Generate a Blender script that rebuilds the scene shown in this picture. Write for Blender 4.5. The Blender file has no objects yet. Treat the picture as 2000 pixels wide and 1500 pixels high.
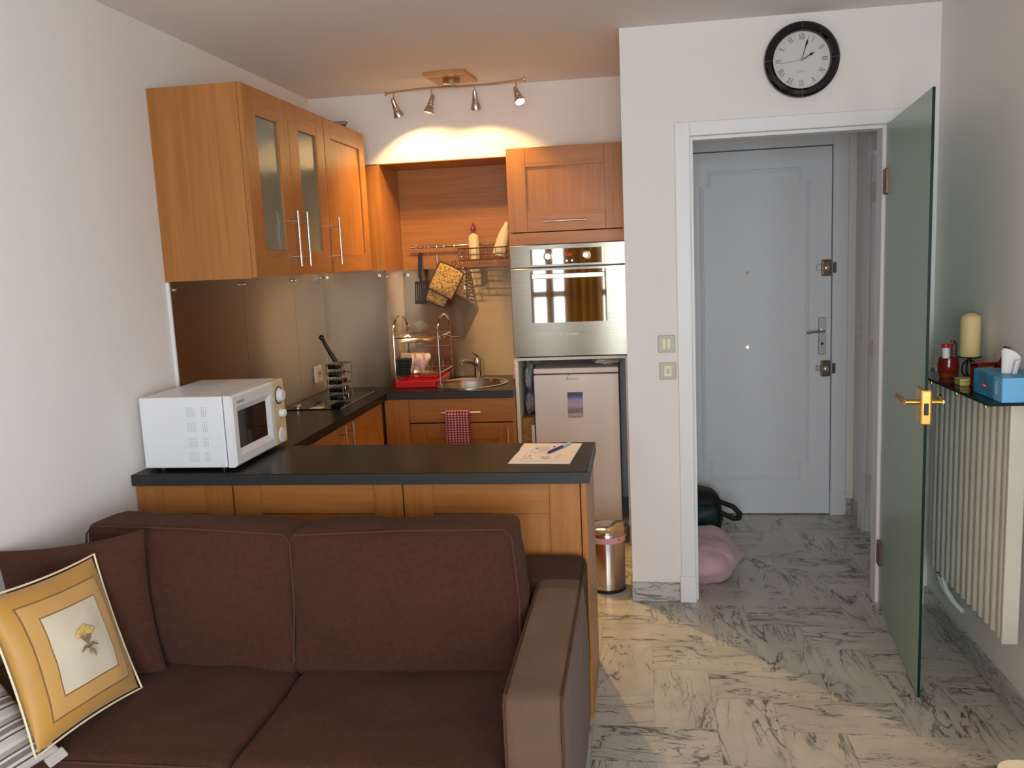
import bpy, bmesh, math, random
from mathutils import Vector, Matrix, noise
D, C = bpy.data, bpy.context
SC = C.scene
COL = SC.collection
PI = math.pi
rnd = random.Random(7)

# ------------------------------------------------------------------ camera
YAW, PITCH, ROLL, FPX, CH = 0.1503, 0.1453, -0.0449, 1677.64, 1.60
cam_d = D.cameras.new('camera'); cam = D.objects.new('camera', cam_d); COL.objects.link(cam)
cam_d.sensor_fit = 'HORIZONTAL'; cam_d.sensor_width = 36.0; cam_d.lens = 36.0*FPX/2000.0
cam_d.clip_start = 0.02; cam_d.clip_end = 60
_f = Vector((-math.sin(YAW)*math.cos(PITCH), math.cos(YAW)*math.cos(PITCH), -math.sin(PITCH)))
_r0 = Vector((math.cos(YAW), math.sin(YAW), 0)); _u0 = _r0.cross(_f)
_r = _r0*math.cos(ROLL)+_u0*math.sin(ROLL); _u = -_r0*math.sin(ROLL)+_u0*math.cos(ROLL)
cam.matrix_world = Matrix(((_r.x,_u.x,-_f.x,0),(_r.y,_u.y,-_f.y,0),(_r.z,_u.z,-_f.z,CH),(0,0,0,1)))
SC.camera = cam

# ------------------------------------------------------------------ world, daylight, exposure
w = D.worlds.new('world'); SC.world = w; w.use_nodes = True
w.node_tree.nodes['Background'].inputs[0].default_value = (0.62, 0.78, 1.0, 1)
w.node_tree.nodes['Background'].inputs[1].default_value = 1.6
SC.view_settings.view_transform = 'Standard'; SC.view_settings.look = 'None'
SC.view_settings.gamma = 1.0; SC.view_settings.exposure = 0.0
SC.view_settings.use_curve_mapping = False
SC.cycles.use_denoising = True
SC.cycles.max_bounces = 10; SC.cycles.diffuse_bounces = 6; SC.cycles.glossy_bounces = 5
SC.cycles.transmission_bounces = 6; SC.cycles.transparent_max_bounces = 12
SC.cycles.sample_clamp_indirect = 6.0

def area(name, loc, target, sx, sy, power, color):
    l = D.lights.new(name, 'AREA'); l.shape = 'RECTANGLE'; l.size = sx; l.size_y = sy
    l.energy = power; l.color = color
    o = D.objects.new(name, l); COL.objects.link(o); o.location = loc
    d = Vector(target)-Vector(loc)
    o.rotation_euler = d.to_track_quat('-Z', 'Y').to_euler()
    return o
# sky light coming in through the two french windows behind the camera
area('window_daylight', (-0.88, -1.82, 1.42), (-0.88, 3, 1.15), 0.96, 1.60, 60, (0.91, 0.955, 1.0))
area('window_daylight', (0.35, -1.82, 1.42), (0.35, 3, 1.15), 1.45, 1.60, 165, (0.91, 0.955, 1.0))
area('window_daylight', (1.36, -0.35, 1.10), (-1.8, 0.9, 0.8), 1.8, 1.45, 72, (0.91, 0.955, 1.0))  # added light at an unseen side window, brightens the left wall

# ------------------------------------------------------------------ shared dimensions
XL, XR = -1.826, 1.229           # left and right wall
YB, YN = 4.83, 5.216             # bulkhead face, back of the niche and worktop
YP, YP2 = 3.8426, 3.95           # partition wall faces
XP = -0.057                      # partition end by the kitchen
ZC = 2.54
ZT, ZTB = 0.887, 0.848           # worktop
YR = -1.70                       # wall behind the camera
YD = 5.182                       # entry door plane

# ------------------------------------------------------------------ materials
def mat(name, col, rough=0.5, metal=0.0, bump=0.0, bscale=60.0, var=0.0, vscale=4.0, **kw):
    m = D.materials.new(name); m.use_nodes = True
    nt = m.node_tree; b = nt.nodes['Principled BSDF']
    b.inputs['Base Color'].default_value = (*col, 1); b.inputs['Roughness'].default_value = rough
    b.inputs['Metallic'].default_value = metal
    for k, v in kw.items(): b.inputs[k.replace('_', ' ')].default_value = v
    if bump or var:
        tc = nt.nodes.new('ShaderNodeTexCoord')
    if bump:
        n = nt.nodes.new('ShaderNodeTexNoise'); n.inputs['Scale'].default_value = bscale; n.inputs['Detail'].default_value = 3
        bp = nt.nodes.new('ShaderNodeBump'); bp.inputs['Strength'].default_value = bump; bp.inputs['Distance'].default_value = 0.004
        nt.links.new(tc.outputs['Object'], n.inputs['Vector']); nt.links.new(n.outputs['Fac'], bp.inputs['Height'])
        nt.links.new(bp.outputs['Normal'], b.inputs['Normal'])
    if var:
        n2 = nt.nodes.new('ShaderNodeTexNoise'); n2.inputs['Scale'].default_value = vscale; n2.inputs['Detail'].default_value = 4
        nt.links.new(tc.outputs['Object'], n2.inputs['Vector'])
        r = nt.nodes.new('ShaderNodeValToRGB'); r.color_ramp.elements[0].position = .3; r.color_ramp.elements[1].position = .7
        r.color_ramp.elements[0].color = (*[c*(1-var) for c in col], 1); r.color_ramp.elements[1].color = (*[min(1, c*(1+var)) for c in col], 1)
        nt.links.new(n2.outputs['Fac'], r.inputs['Fac']); nt.links.new(r.outputs['Color'], b.inputs['Base Color'])
    return m

def wood(name, axis, c1, c2, rough=0.38):
    m = D.materials.new(name); m.use_nodes = True; nt = m.node_tree; b = nt.nodes['Principled BSDF']
    tc = nt.nodes.new('ShaderNodeTexCoord')
    mp = nt.nodes.new('ShaderNodeMapping'); s = [38.0, 38.0, 38.0]; s[axis] = 1.6; mp.inputs['Scale'].default_value = s
    n = nt.nodes.new('ShaderNodeTexNoise'); n.inputs['Scale'].default_value = 1.4; n.inputs['Detail'].default_value = 6; n.inputs['Distortion'].default_value = .4
    mp2 = nt.nodes.new('ShaderNodeMapping'); s2 = [6.0, 6.0, 6.0]; s2[axis] = .35; mp2.inputs['Scale'].default_value = s2
    n2 = nt.nodes.new('ShaderNodeTexNoise'); n2.inputs['Scale'].default_value = 1.0; n2.inputs['Detail'].default_value = 3
    mx = nt.nodes.new('ShaderNodeMix'); mx.data_type = 'FLOAT'; mx.inputs[0].default_value = .3
    r = nt.nodes.new('ShaderNodeValToRGB')
    r.color_ramp.elements[0].position = .36; r.color_ramp.elements[1].position = .64
    r.color_ramp.elements[0].color = (*c2, 1); r.color_ramp.elements[1].color = (*c1, 1)
    L = nt.links.new
    L(tc.outputs['Object'], mp.inputs['Vector']); L(mp.outputs[0], n.inputs['Vector'])
    L(tc.outputs['Object'], mp2.inputs['Vector']); L(mp2.outputs[0], n2.inputs['Vector'])
    L(n.outputs['Fac'], mx.inputs[2]); L(n2.outputs['Fac'], mx.inputs[3]); L(mx.outputs[0], r.inputs['Fac'])
    L(r.outputs['Color'], b.inputs['Base Color']); b.inputs['Roughness'].default_value = rough
    bp = nt.nodes.new('ShaderNodeBump'); bp.inputs['Strength'].default_value = .06; bp.inputs['Distance'].default_value = .002
    L(n.outputs['Fac'], bp.inputs['Height']); L(bp.outputs['Normal'], b.inputs['Normal'])
    return m

def brushed(name, col, rough, aniso, rot=0.0, streak=0.06, axis=2):
    m = D.materials.new(name); m.use_nodes = True; nt = m.node_tree; b = nt.nodes['Principled BSDF']
    b.inputs['Metallic'].default_value = 1; b.inputs['Base Color'].default_value = (*col, 1)
    b.inputs['Anisotropic'].default_value = aniso; b.inputs['Anisotropic Rotation'].default_value = rot
    tg = nt.nodes.new('ShaderNodeTangent'); tg.direction_type = 'RADIAL'; tg.axis = 'Z'
    nt.links.new(tg.outputs[0], b.inputs['Tangent'])
    tc = nt.nodes.new('ShaderNodeTexCoord'); mp = nt.nodes.new('ShaderNodeMapping')
    s = [2.0, 2.0, 2.0]; s[axis] = 260.0; mp.inputs['Scale'].default_value = s
    n = nt.nodes.new('ShaderNodeTexNoise'); n.inputs['Scale'].default_value = 1; n.inputs['Detail'].default_value = 2
    mr = nt.nodes.new('ShaderNodeMapRange'); mr.inputs[3].default_value = rough-streak; mr.inputs[4].default_value = rough+streak
    nt.links.new(tc.outputs['Object'], mp.inputs['Vector']); nt.links.new(mp.outputs[0], n.inputs['Vector'])
    nt.links.new(n.outputs['Fac'], mr.inputs[0]); nt.links.new(mr.outputs[0], b.inputs['Roughness'])
    return m

def uv_ramp(name, stops, coord='V', repeat=1.0, rough=.9, interp='CONSTANT', bump=.0):
    m = D.materials.new(name); m.use_nodes = True; nt = m.node_tree; b = nt.nodes['Principled BSDF']
    b.inputs['Roughness'].default_value = rough
    uv = nt.nodes.new('ShaderNodeUVMap'); uv.uv_map = 'UVMap'; sp = nt.nodes.new('ShaderNodeSeparateXYZ')
    nt.links.new(uv.outputs[0], sp.inputs[0])
    mu = nt.nodes.new('ShaderNodeMath'); mu.operation = 'MULTIPLY'; mu.inputs[1].default_value = repeat
    nt.links.new(sp.outputs[0 if coord == 'U' else 1], mu.inputs[0])
    fr = nt.nodes.new('ShaderNodeMath'); fr.operation = 'FRACT'; nt.links.new(mu.outputs[0], fr.inputs[0])
    r = nt.nodes.new('ShaderNodeValToRGB'); r.color_ramp.interpolation = interp
    for i, (p, c) in enumerate(stops):
        e = r.color_ramp.elements[i] if i < 2 else r.color_ramp.elements.new(p)
        e.position = p; e.color = (*c, 1)
    nt.links.new(fr.outputs[0], r.inputs[0]); nt.links.new(r.outputs[0], b.inputs['Base Color'])
    return m

M = {}
M['wall'] = mat('wall_paint', (.82, .792, .760), .85, bump=.05, bscale=220)
M['ceil'] = mat('ceiling_paint', (.76, .71, .69), .9, bump=.04, bscale=200)
M['white'] = mat('white_gloss_paint', (.80, .81, .83), .4, bump=.03, bscale=30)
M['door_white'] = mat('door_paint', (.74, .75, .775), .45, bump=.03, bscale=25)
WC1, WC2 = (.46, .186, .044), (.365, .136, .029)
M['wz'] = wood('oak_veneer_vertical', 2, WC1, WC2)
M['wx'] = wood('oak_veneer_horizontal', 0, WC1, WC2)
M['wy'] = wood('oak_veneer_depth', 1, WC1, WC2)
M['gap'] = mat('dark_gap', (.02, .012, .008), .9)
M['steel'] = brushed('splashback_steel', (.42, .345, .27), .36, 1.0, .25)
M['oven_steel'] = brushed('oven_steel', (.24, .22, .18), .22, .8, .25)
M['sink_steel'] = mat('sink_steel', (.62, .60, .57), .22, 1)
M['bin_steel'] = mat('bin_steel', (.58, .54, .50), .17, 1)
M['chrome'] = mat('chrome', (.75, .74, .72), .12, 1)
M['satin'] = mat('satin_nickel', (.62, .58, .54), .28, 1)
M['brass'] = mat('brass', (.72, .44, .12), .25, 1)
M['bronze'] = mat('bronze_metal', (.16, .10, .06), .35, .9)
M['top'] = mat('dark_laminate', (.015, .011, .009), .26, bump=.02, bscale=260, var=.25, vscale=90, Specular_IOR_Level=.12)
M['top_edge'] = mat('laminate_edge', (.022, .022, .024), .5, var=.2, vscale=60)
M['black'] = mat('black_plastic', (.008, .008, .009), .35)
M['black_gloss'] = mat('black_gloss', (.006, .006, .007), .05)
M['hob'] = mat('ceramic_glass', (.004, .004, .005), .06, Specular_IOR_Level=.3)
M['oven_glass'] = mat('oven_glass', (.20, .18, .15), .03, 1)
M['mw_white'] = mat('white_enamel', (.80, .82, .85), .35)
M['mw_cream'] = mat('panel_beige', (.66, .55, .36), .45)
M['fridge'] = mat('fridge_enamel', (.72, .685, .69), .38, bump=.03, bscale=300)
M['melamine'] = mat('white_melamine', (.72, .70, .66), .5)
M['fabric'] = mat('brown_velour', (.070, .0275, .0185), .95, bump=.8, bscale=300, var=.12, vscale=60, Specular_IOR_Level=.08, Sheen_Weight=.10, Sheen_Roughness=.5)
M['fabric'].node_tree.nodes['Principled BSDF'].inputs['Sheen Tint'].default_value = (.75, .60, .45, 1)
M['fabric_arm'] = mat('faded_brown_velour', (.135, .083, .054), .95, bump=.35, bscale=420, var=.10, vscale=8, Specular_IOR_Level=.1, Sheen_Weight=.10)  # same velour as the seats; its lighter nap sheen is put into the colour
M['piping'] = mat('piping', (.095, .046, .032), .95, Specular_IOR_Level=.05)
M['red'] = mat('red_plastic', (.55, .012, .018), .28)
M['dark_red'] = mat('dark_red_glaze', (.21, .014, .010), .18, var=.3, vscale=12)
M['paper'] = mat('paper', (.80, .74, .73), .8)
M['ink'] = mat('ink', (.12, .09, .10), .8)
M['ink_soft'] = mat('ink_soft', (.42, .36, .36), .8)
M['blue_pen'] = mat('blue_pen', (.015, .03, .22), .3)
M['pale_blue'] = mat('pale_blue_plastic', (.45, .6, .85), .3)
M['cream'] = mat('candle_wax', (.74, .58, .27), .55, Subsurface_Weight=.15)
M['bottle'] = mat('cream_bottle', (.80, .66, .38), .35)
M['purple'] = mat('purple_cap', (.22, .02, .12), .4)
M['pink'] = mat('pink_fleece', (.60, .36, .39), .95, bump=.4, bscale=160, Sheen_Weight=.3)
M['pink_bag'] = mat('pink_bag', (.62, .33, .37), .5)
M['black_fabric'] = mat('black_nylon', (.009, .007, .008), .7, bump=.2, bscale=80)
M['teal'] = mat('dark_teal_nylon', (.008, .035, .038), .45, bump=.5, bscale=25)
M['rad'] = mat('radiator_enamel', (.60, .575, .49), .45, var=.05, vscale=6)
M['clock_face'] = mat('clock_face', (.62, .62, .61), .4)
M['switch_plate'] = mat('switch_plate', (.50, .47, .40), .4)
M['ivory'] = mat('ivory_rocker', (.84, .74, .50), .4)
M['iron'] = mat('wrought_iron', (.012, .011, .011), .5)
M['gold_paper'] = mat('gold_box', (.70, .55, .18), .35)
M['tissue_blue'] = mat('tissue_card_blue', (.045, .27, .50), .4, var=.25, vscale=14)
M['tissue_light'] = mat('tissue_card_light', (.16, .48, .80), .4)
M['tissue'] = mat('tissue_paper', (.84, .83, .83), .9, bump=.2, bscale=40)
M['plastic_bag'] = mat('plastic_bag', (.40, .43, .45), .25, bump=1.0, bscale=18)
M['cork'] = mat('cork_board', (.32, .17, .06), .9, var=.3, vscale=60)
M['pipe'] = mat('white_pipe', (.78, .79, .80), .4)
M['socket'] = mat('socket_cream', (.78, .70, .56), .4)
M['silver_line'] = mat('silver_line', (.13, .145, .145), .4)
M['white_print'] = mat('white_print', (.85, .82, .75), .5)
M['grey_bag'] = mat('crumpled_white_bag', (.62, .60, .58), .7, bump=.8, bscale=14)
M['stripe'] = uv_ramp('striped_cotton', [(0, (.50, .46, .42)), (.22, (.07, .05, .05)), (.28, (.56, .52, .47)), (.38, (.20, .16, .14)), (.56, (.60, .55, .50)), (.64, (.10, .075, .07)), (.70, (.34, .29, .26)), (.86, (.58, .54, .50))], 'V', 5.0)
M['gilt'] = mat('gilt_thread', (.62, .43, .13), .45)
M['olive'] = mat('olive_thread', (.22, .15, .07), .7)
M['wood_plate'] = wood('beech_plate', 0, (.58, .30, .10), (.46, .22, .07), .4)

def glass_mat(name, col, rough, alpha_trans, tint=(1, 1, 1)):
    m = D.materials.new(name); m.use_nodes = True; b = m.node_tree.nodes['Principled BSDF']
    b.inputs['Base Color'].default_value = (*col, 1); b.inputs['Roughness'].default_value = rough
    b.inputs['Transmission Weight'].default_value = alpha_trans; b.inputs['IOR'].default_value = 1.45
    return m
M['frost'] = glass_mat('frosted_cabinet_glass', (.40, .43, .35), .14, .5)
M['green_glass'] = glass_mat('satin_green_glass', (.36, .53, .40), .28, .2)
M['green_edge'] = mat('green_glass_edge', (.004, .024, .021), .35, Specular_IOR_Level=.15)

def pane_mat(name, tint, refl):
    m = D.materials.new(name); m.use_nodes = True; nt = m.node_tree; nt.nodes.remove(nt.nodes['Principled BSDF'])
    out = nt.nodes['Material Output']; t = nt.nodes.new('ShaderNodeBsdfTransparent'); t.inputs[0].default_value = (*tint, 1)
    g = nt.nodes.new('ShaderNodeBsdfGlossy'); g.inputs['Roughness'].default_value = .02
    fr = nt.nodes.new('ShaderNodeFresnel'); fr.inputs[0].default_value = refl
    mx = nt.nodes.new('ShaderNodeMixShader')
    nt.links.new(fr.outputs[0], mx.inputs[0]); nt.links.new(t.outputs[0], mx.inputs[1]); nt.links.new(g.outputs[0], mx.inputs[2])
    nt.links.new(mx.outputs[0], out.inputs['Surface'])
    return m
M['shelf_glass'] = pane_mat('clear_shelf_glass', (.74, .80, .76), 1.7)
M['window_glass'] = pane_mat('window_glass', (.95, .97, .97), 1.45)

def curtain_mat():
    m = D.materials.new('golden_curtain'); m.use_nodes = True; nt = m.node_tree
    out = nt.nodes['Material Output']; nt.nodes.remove(nt.nodes['Principled BSDF'])
    d = nt.nodes.new('ShaderNodeBsdfDiffuse'); d.inputs[0].default_value = (.62, .38, .10, 1)
    t = nt.nodes.new('ShaderNodeBsdfTranslucent'); t.inputs[0].default_value = (.62, .36, .09, 1)
    mx = nt.nodes.new('ShaderNodeMixShader'); mx.inputs[0].default_value = .35
    nt.links.new(d.outputs[0], mx.inputs[1]); nt.links.new(t.outputs[0], mx.inputs[2]); nt.links.new(mx.outputs[0], out.inputs[0])
    return m
M['curtain'] = curtain_mat()

def emit_mat(name, col, strength):
    m = D.materials.new(name); m.use_nodes = True; b = m.node_tree.nodes['Principled BSDF']
    b.inputs['Base Color'].default_value = (*col, 1)
    b.inputs['Emission Color'].default_value = (*col, 1); b.inputs['Emission Strength'].default_value = strength
    return m
M['lamp'] = emit_mat('lit_halogen_lens', (1.0, .80, .45), 14.0)

def marble():
    m = D.materials.new('veined_marble_tiles'); m.use_nodes = True; nt = m.node_tree; b = nt.nodes['Principled BSDF']
    L = nt.links.new; N = nt.nodes.new
    uv = N('ShaderNodeUVMap'); uv.uv_map = 'UVMap'
    def nz(sx, sy, detail, dist, off=0.0, rough=.55):
        mp = N('ShaderNodeMapping'); mp.inputs['Scale'].default_value = (sx, sy, 1); mp.inputs['Location'].default_value = (off, off*.7, 0)
        n = N('ShaderNodeTexNoise'); n.inputs['Scale'].default_value = 1; n.inputs['Detail'].default_value = detail
        n.inputs['Distortion'].default_value = dist; n.inputs['Roughness'].default_value = rough
        L(uv.outputs[0], mp.inputs[0]); L(mp.outputs[0], n.inputs['Vector']); return n.outputs['Fac']
    def math(op, a, c, clamp=False):
        q = N('ShaderNodeMath'); q.operation = op; q.use_clamp = clamp
        for i, v in enumerate((a, c)):
            if isinstance(v, (int, float)): q.inputs[i].default_value = v
            else: L(v, q.inputs[i])
        return q.outputs[0]
    def ridge(n, width):
        d = math('ABSOLUTE', math('SUBTRACT', n, .5), 0)
        return math('SUBTRACT', 1.0, math('DIVIDE', d, width, True), True)
    v1 = ridge(nz(2.3, 8.0, 5, 1.1), .021)
    v2 = ridge(nz(3.4, 14.0, 5, 1.3, 7.3), .018)
    mask = math('MULTIPLY', math('SUBTRACT', nz(1.6, 5.5, 2, .3, 3.1), .43), 8.0, True)
    mask2 = math('MULTIPLY', math('SUBTRACT', nz(2.0, 6.5, 2, .3, 11.7), .45), 8.0, True)
    veins = math('MAXIMUM', math('MULTIPLY', v1, mask), math('MULTIPLY', v2, mask2))
    veins = math('MULTIPLY', veins, .92, True)
    cloud = nz(2.5, 5.0, 4, .5, 21.0)
    r = N('ShaderNodeValToRGB'); r.color_ramp.elements[0].position = .3; r.color_ramp.elements[1].position = .7
    r.color_ramp.elements[0].color = (.47, .435, .365, 1); r.color_ramp.elements[1].color = (.62, .575, .49, 1)
    L(cloud, r.inputs[0])
    # faint grey tint alongside the veins
    haze = math('MULTIPLY', math('MULTIPLY', ridge(nz(2.3, 8.0, 5, 1.1), .085), mask), .35, True)
    m1 = N('ShaderNodeMix'); m1.data_type = 'RGBA'; L(haze, m1.inputs[0]); L(r.outputs[0], m1.inputs[6]); m1.inputs[7].default_value = (.20, .21, .19, 1)
    m2 = N('ShaderNodeMix'); m2.data_type = 'RGBA'; L(veins, m2.inputs[0]); L(m1.outputs[2], m2.inputs[6]); m2.inputs[7].default_value = (.030, .033, .028, 1)
    # joints
    uj = N('ShaderNodeUVMap'); uj.uv_map = 'joint'; sp = N('ShaderNodeSeparateXYZ'); L(uj.outputs[0], sp.inputs[0])
    e = math('MINIMUM', math('MINIMUM', sp.outputs[0], math('SUBTRACT', .416, sp.outputs[0])), math('MINIMUM', sp.outputs[1], math('SUBTRACT', .208, sp.outputs[1])))
    j = math('LESS_THAN', e, .0009)
    m3 = N('ShaderNodeMix'); m3.data_type = 'RGBA'; L(math('MULTIPLY', j, .55), m3.inputs[0]); L(m2.outputs[2], m3.inputs[6]); m3.inputs[7].default_value = (.16, .15, .13, 1)
    L(m3.outputs[2], b.inputs['Base Color']); b.inputs['Roughness'].default_value = .22
    return m
M['marble'] = marble()

def marble_plain():
    m = D.materials.new('marble_skirting'); m.use_nodes = True; nt = m.node_tree; b = nt.nodes['Principled BSDF']
    L = nt.links.new; N = nt.nodes.new
    tc = N('ShaderNodeTexCoord'); n = N('ShaderNodeTexNoise'); n.inputs['Scale'].default_value = 9; n.inputs['Detail'].default_value = 6; n.inputs['Distortion'].default_value = 1.2
    mp = N('ShaderNodeMapping'); mp.inputs['Scale'].default_value = (.6, .6, 2.4); L(tc.outputs['Object'], mp.inputs[0]); L(mp.outputs[0], n.inputs['Vector'])
    r = N('ShaderNodeValToRGB'); els = r.color_ramp.elements
    els[0].position = .40; els[0].color = (.50, .49, .46, 1); els[1].position = .62; els[1].color = (.50, .50, .48, 1)
    x = els.new(.50); x.color = (.14, .145, .135, 1); x = els.new(.47); x.color = (.44, .44, .42, 1); x = els.new(.53); x.color = (.46, .45, .42, 1)
    L(n.outputs['Fac'], r.inputs[0]); L(r.outputs[0], b.inputs['Base Color']); b.inputs['Roughness'].default_value = .3
    return m
M['skirt'] = marble_plain()

def gingham():
    m = D.materials.new('red_gingham'); m.use_nodes = True; nt = m.node_tree; b = nt.nodes['Principled BSDF']; b.inputs['Roughness'].default_value = .9
    L = nt.links.new; N = nt.nodes.new
    uv = N('ShaderNodeUVMap'); uv.uv_map = 'UVMap'; sp = N('ShaderNodeSeparateXYZ'); L(uv.outputs[0], sp.inputs[0])
    out = []
    for i, rep in ((0, 8.0), (1, 37.0)):
        q = N('ShaderNodeMath'); q.operation = 'MULTIPLY'; q.inputs[1].default_value = rep; L(sp.outputs[i], q.inputs[0])
        f = N('ShaderNodeMath'); f.operation = 'FRACT'; L(q.outputs[0], f.inputs[0])
        g = N('ShaderNodeMath'); g.operation = 'GREATER_THAN'; g.inputs[1].default_value = .42; L(f.outputs[0], g.inputs[0]); out.append(g)
    a = N('ShaderNodeMath'); a.operation = 'ADD'; L(out[0].outputs[0], a.inputs[0]); L(out[1].outputs[0], a.inputs[1])
    d = N('ShaderNodeMath'); d.operation = 'MULTIPLY'; d.inputs[1].default_value = .5; L(a.outputs[0], d.inputs[0])
    r = N('ShaderNodeValToRGB'); r.color_ramp.interpolation = 'CONSTANT'; e = r.color_ramp.elements
    e[0].position = 0; e[0].color = (.80, .66, .66, 1); e[1].position = .4; e[1].color = (.42, .10, .12, 1); x = e.new(.9); x.color = (.20, .016, .03, 1)
    L(d.outputs[0], r.inputs[0]); L(r.outputs[0], b.inputs['Base Color'])
    return m
M['gingham'] = gingham()

def quilt(name, c1, c2, c3):
    m = D.materials.new(name); m.use_nodes = True; nt = m.node_tree; b = nt.nodes['Principled BSDF']; b.inputs['Roughness'].default_value = .9
    L = nt.links.new; N = nt.nodes.new; tc = N('ShaderNodeTexCoord')
    v = N('ShaderNodeTexVoronoi'); v.inputs['Scale'].default_value = 85; L(tc.outputs['Object'], v.inputs['Vector'])
    r = N('ShaderNodeValToRGB'); e = r.color_ramp.elements; e[0].position = .18; e[0].color = (*c3, 1); e[1].position = .45; e[1].color = (*c1, 1); x = e.new(.8); x.color = (*c2, 1)
    L(v.outputs['Distance'], r.inputs[0]); L(r.outputs[0], b.inputs['Base Color']); return m
M['mitt'] = quilt('printed_cotton', (.50, .29, .08), (.58, .40, .17), (.10, .055, .03))
M['mitt_trim'] = mat('dark_trim', (.05, .03, .05), .9)

def mustard():
    m = D.materials.new('mustard_satin'); m.use_nodes = True; nt = m.node_tree; b = nt.nodes['Principled BSDF']
    L = nt.links.new; N = nt.nodes.new
    uv = N('ShaderNodeUVMap'); uv.uv_map = 'UVMap'; sp = N('ShaderNodeSeparateXYZ'); L(uv.outputs[0], sp.inputs[0])
    ab = []
    for i in (0, 1):
        s = N('ShaderNodeMath'); s.operation = 'SUBTRACT'; s.inputs[1].default_value = .5; L(sp.outputs[i], s.inputs[0])
        a = N('ShaderNodeMath'); a.operation = 'ABSOLUTE'; L(s.outputs[0], a.inputs[0]); ab.append(a.outputs[0])
    mxm = N('ShaderNodeMath'); mxm.operation = 'MAXIMUM'; L(ab[0], mxm.inputs[0]); L(ab[1], mxm.inputs[1])
    d2 = N('ShaderNodeMath'); d2.operation = 'MULTIPLY'; d2.inputs[1].default_value = 2; L(mxm.outputs[0], d2.inputs[0])
    r = N('ShaderNodeValToRGB'); r.color_ramp.interpolation = 'CONSTANT'; e = r.color_ramp.elements
    e[0].position = 0; e[0].color = (.66, .58, .44, 1); e[1].position = .53; e[1].color = (.25, .12, .03, 1)
    for p, c in ((.55, (.58, .33, .10)), (.755, (.22, .11, .03)), (.78, (.50, .255, .045))):
        x = e.new(p); x.color = (*c, 1)
    L(d2.outputs[0], r.inputs[0])
    tc = N('ShaderNodeTexCoord'); n = N('ShaderNodeTexNoise'); n.inputs['Scale'].default_value = 9; n.inputs['Detail'].default_value = 2; L(tc.outputs['Object'], n.inputs['Vector'])
    bp = N('ShaderNodeBump'); bp.inputs['Strength'].default_value = .35; bp.inputs['Distance'].default_value = .01; L(n.outputs['Fac'], bp.inputs['Height']); L(bp.outputs[0], b.inputs['Normal'])
    L(r.outputs[0], b.inputs['Base Color']); b.inputs['Roughness'].default_value = .5; b.inputs['Sheen Weight'].default_value = .2
    return m
M['mustard'] = mustard()

def postcard():
    m = D.materials.new('postcard_print'); m.use_nodes = True; nt = m.node_tree; b = nt.nodes['Principled BSDF']; b.inputs['Roughness'].default_value = .4
    L = nt.links.new; N = nt.nodes.new; tc = N('ShaderNodeTexCoord')
    sp = N('ShaderNodeSeparateXYZ'); L(tc.outputs['Generated'], sp.inputs[0])
    n = N('ShaderNodeTexNoise'); n.inputs['Scale'].default_value = 14; n.inputs['Detail'].default_value = 4; L(tc.outputs['Generated'], n.inputs['Vector'])
    a = N('ShaderNodeMath'); a.operation = 'MULTIPLY_ADD'; a.inputs[1].default_value = .28; L(n.outputs['Fac'], a.inputs[0]); L(sp.outputs[2], a.inputs[2])
    r = N('ShaderNodeValToRGB'); e = r.color_ramp.elements
    e[0].position = .12; e[0].color = (.22, .12, .08, 1); e[1].position = 1.0; e[1].color = (.05, .06, .18, 1)
    for p, c in ((.25, (.55, .46, .42)), (.38, (.12, .18, .30)), (.50, (.40, .20, .28)), (.62, (.52, .38, .50)), (.85, (.32, .30, .56))):
        x = e.new(p); x.color = (*c, 1)
    L(a.outputs[0], r.inputs[0]); L(r.outputs[0], b.inputs['Base Color']); return m
M['postcard'] = postcard()

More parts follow.
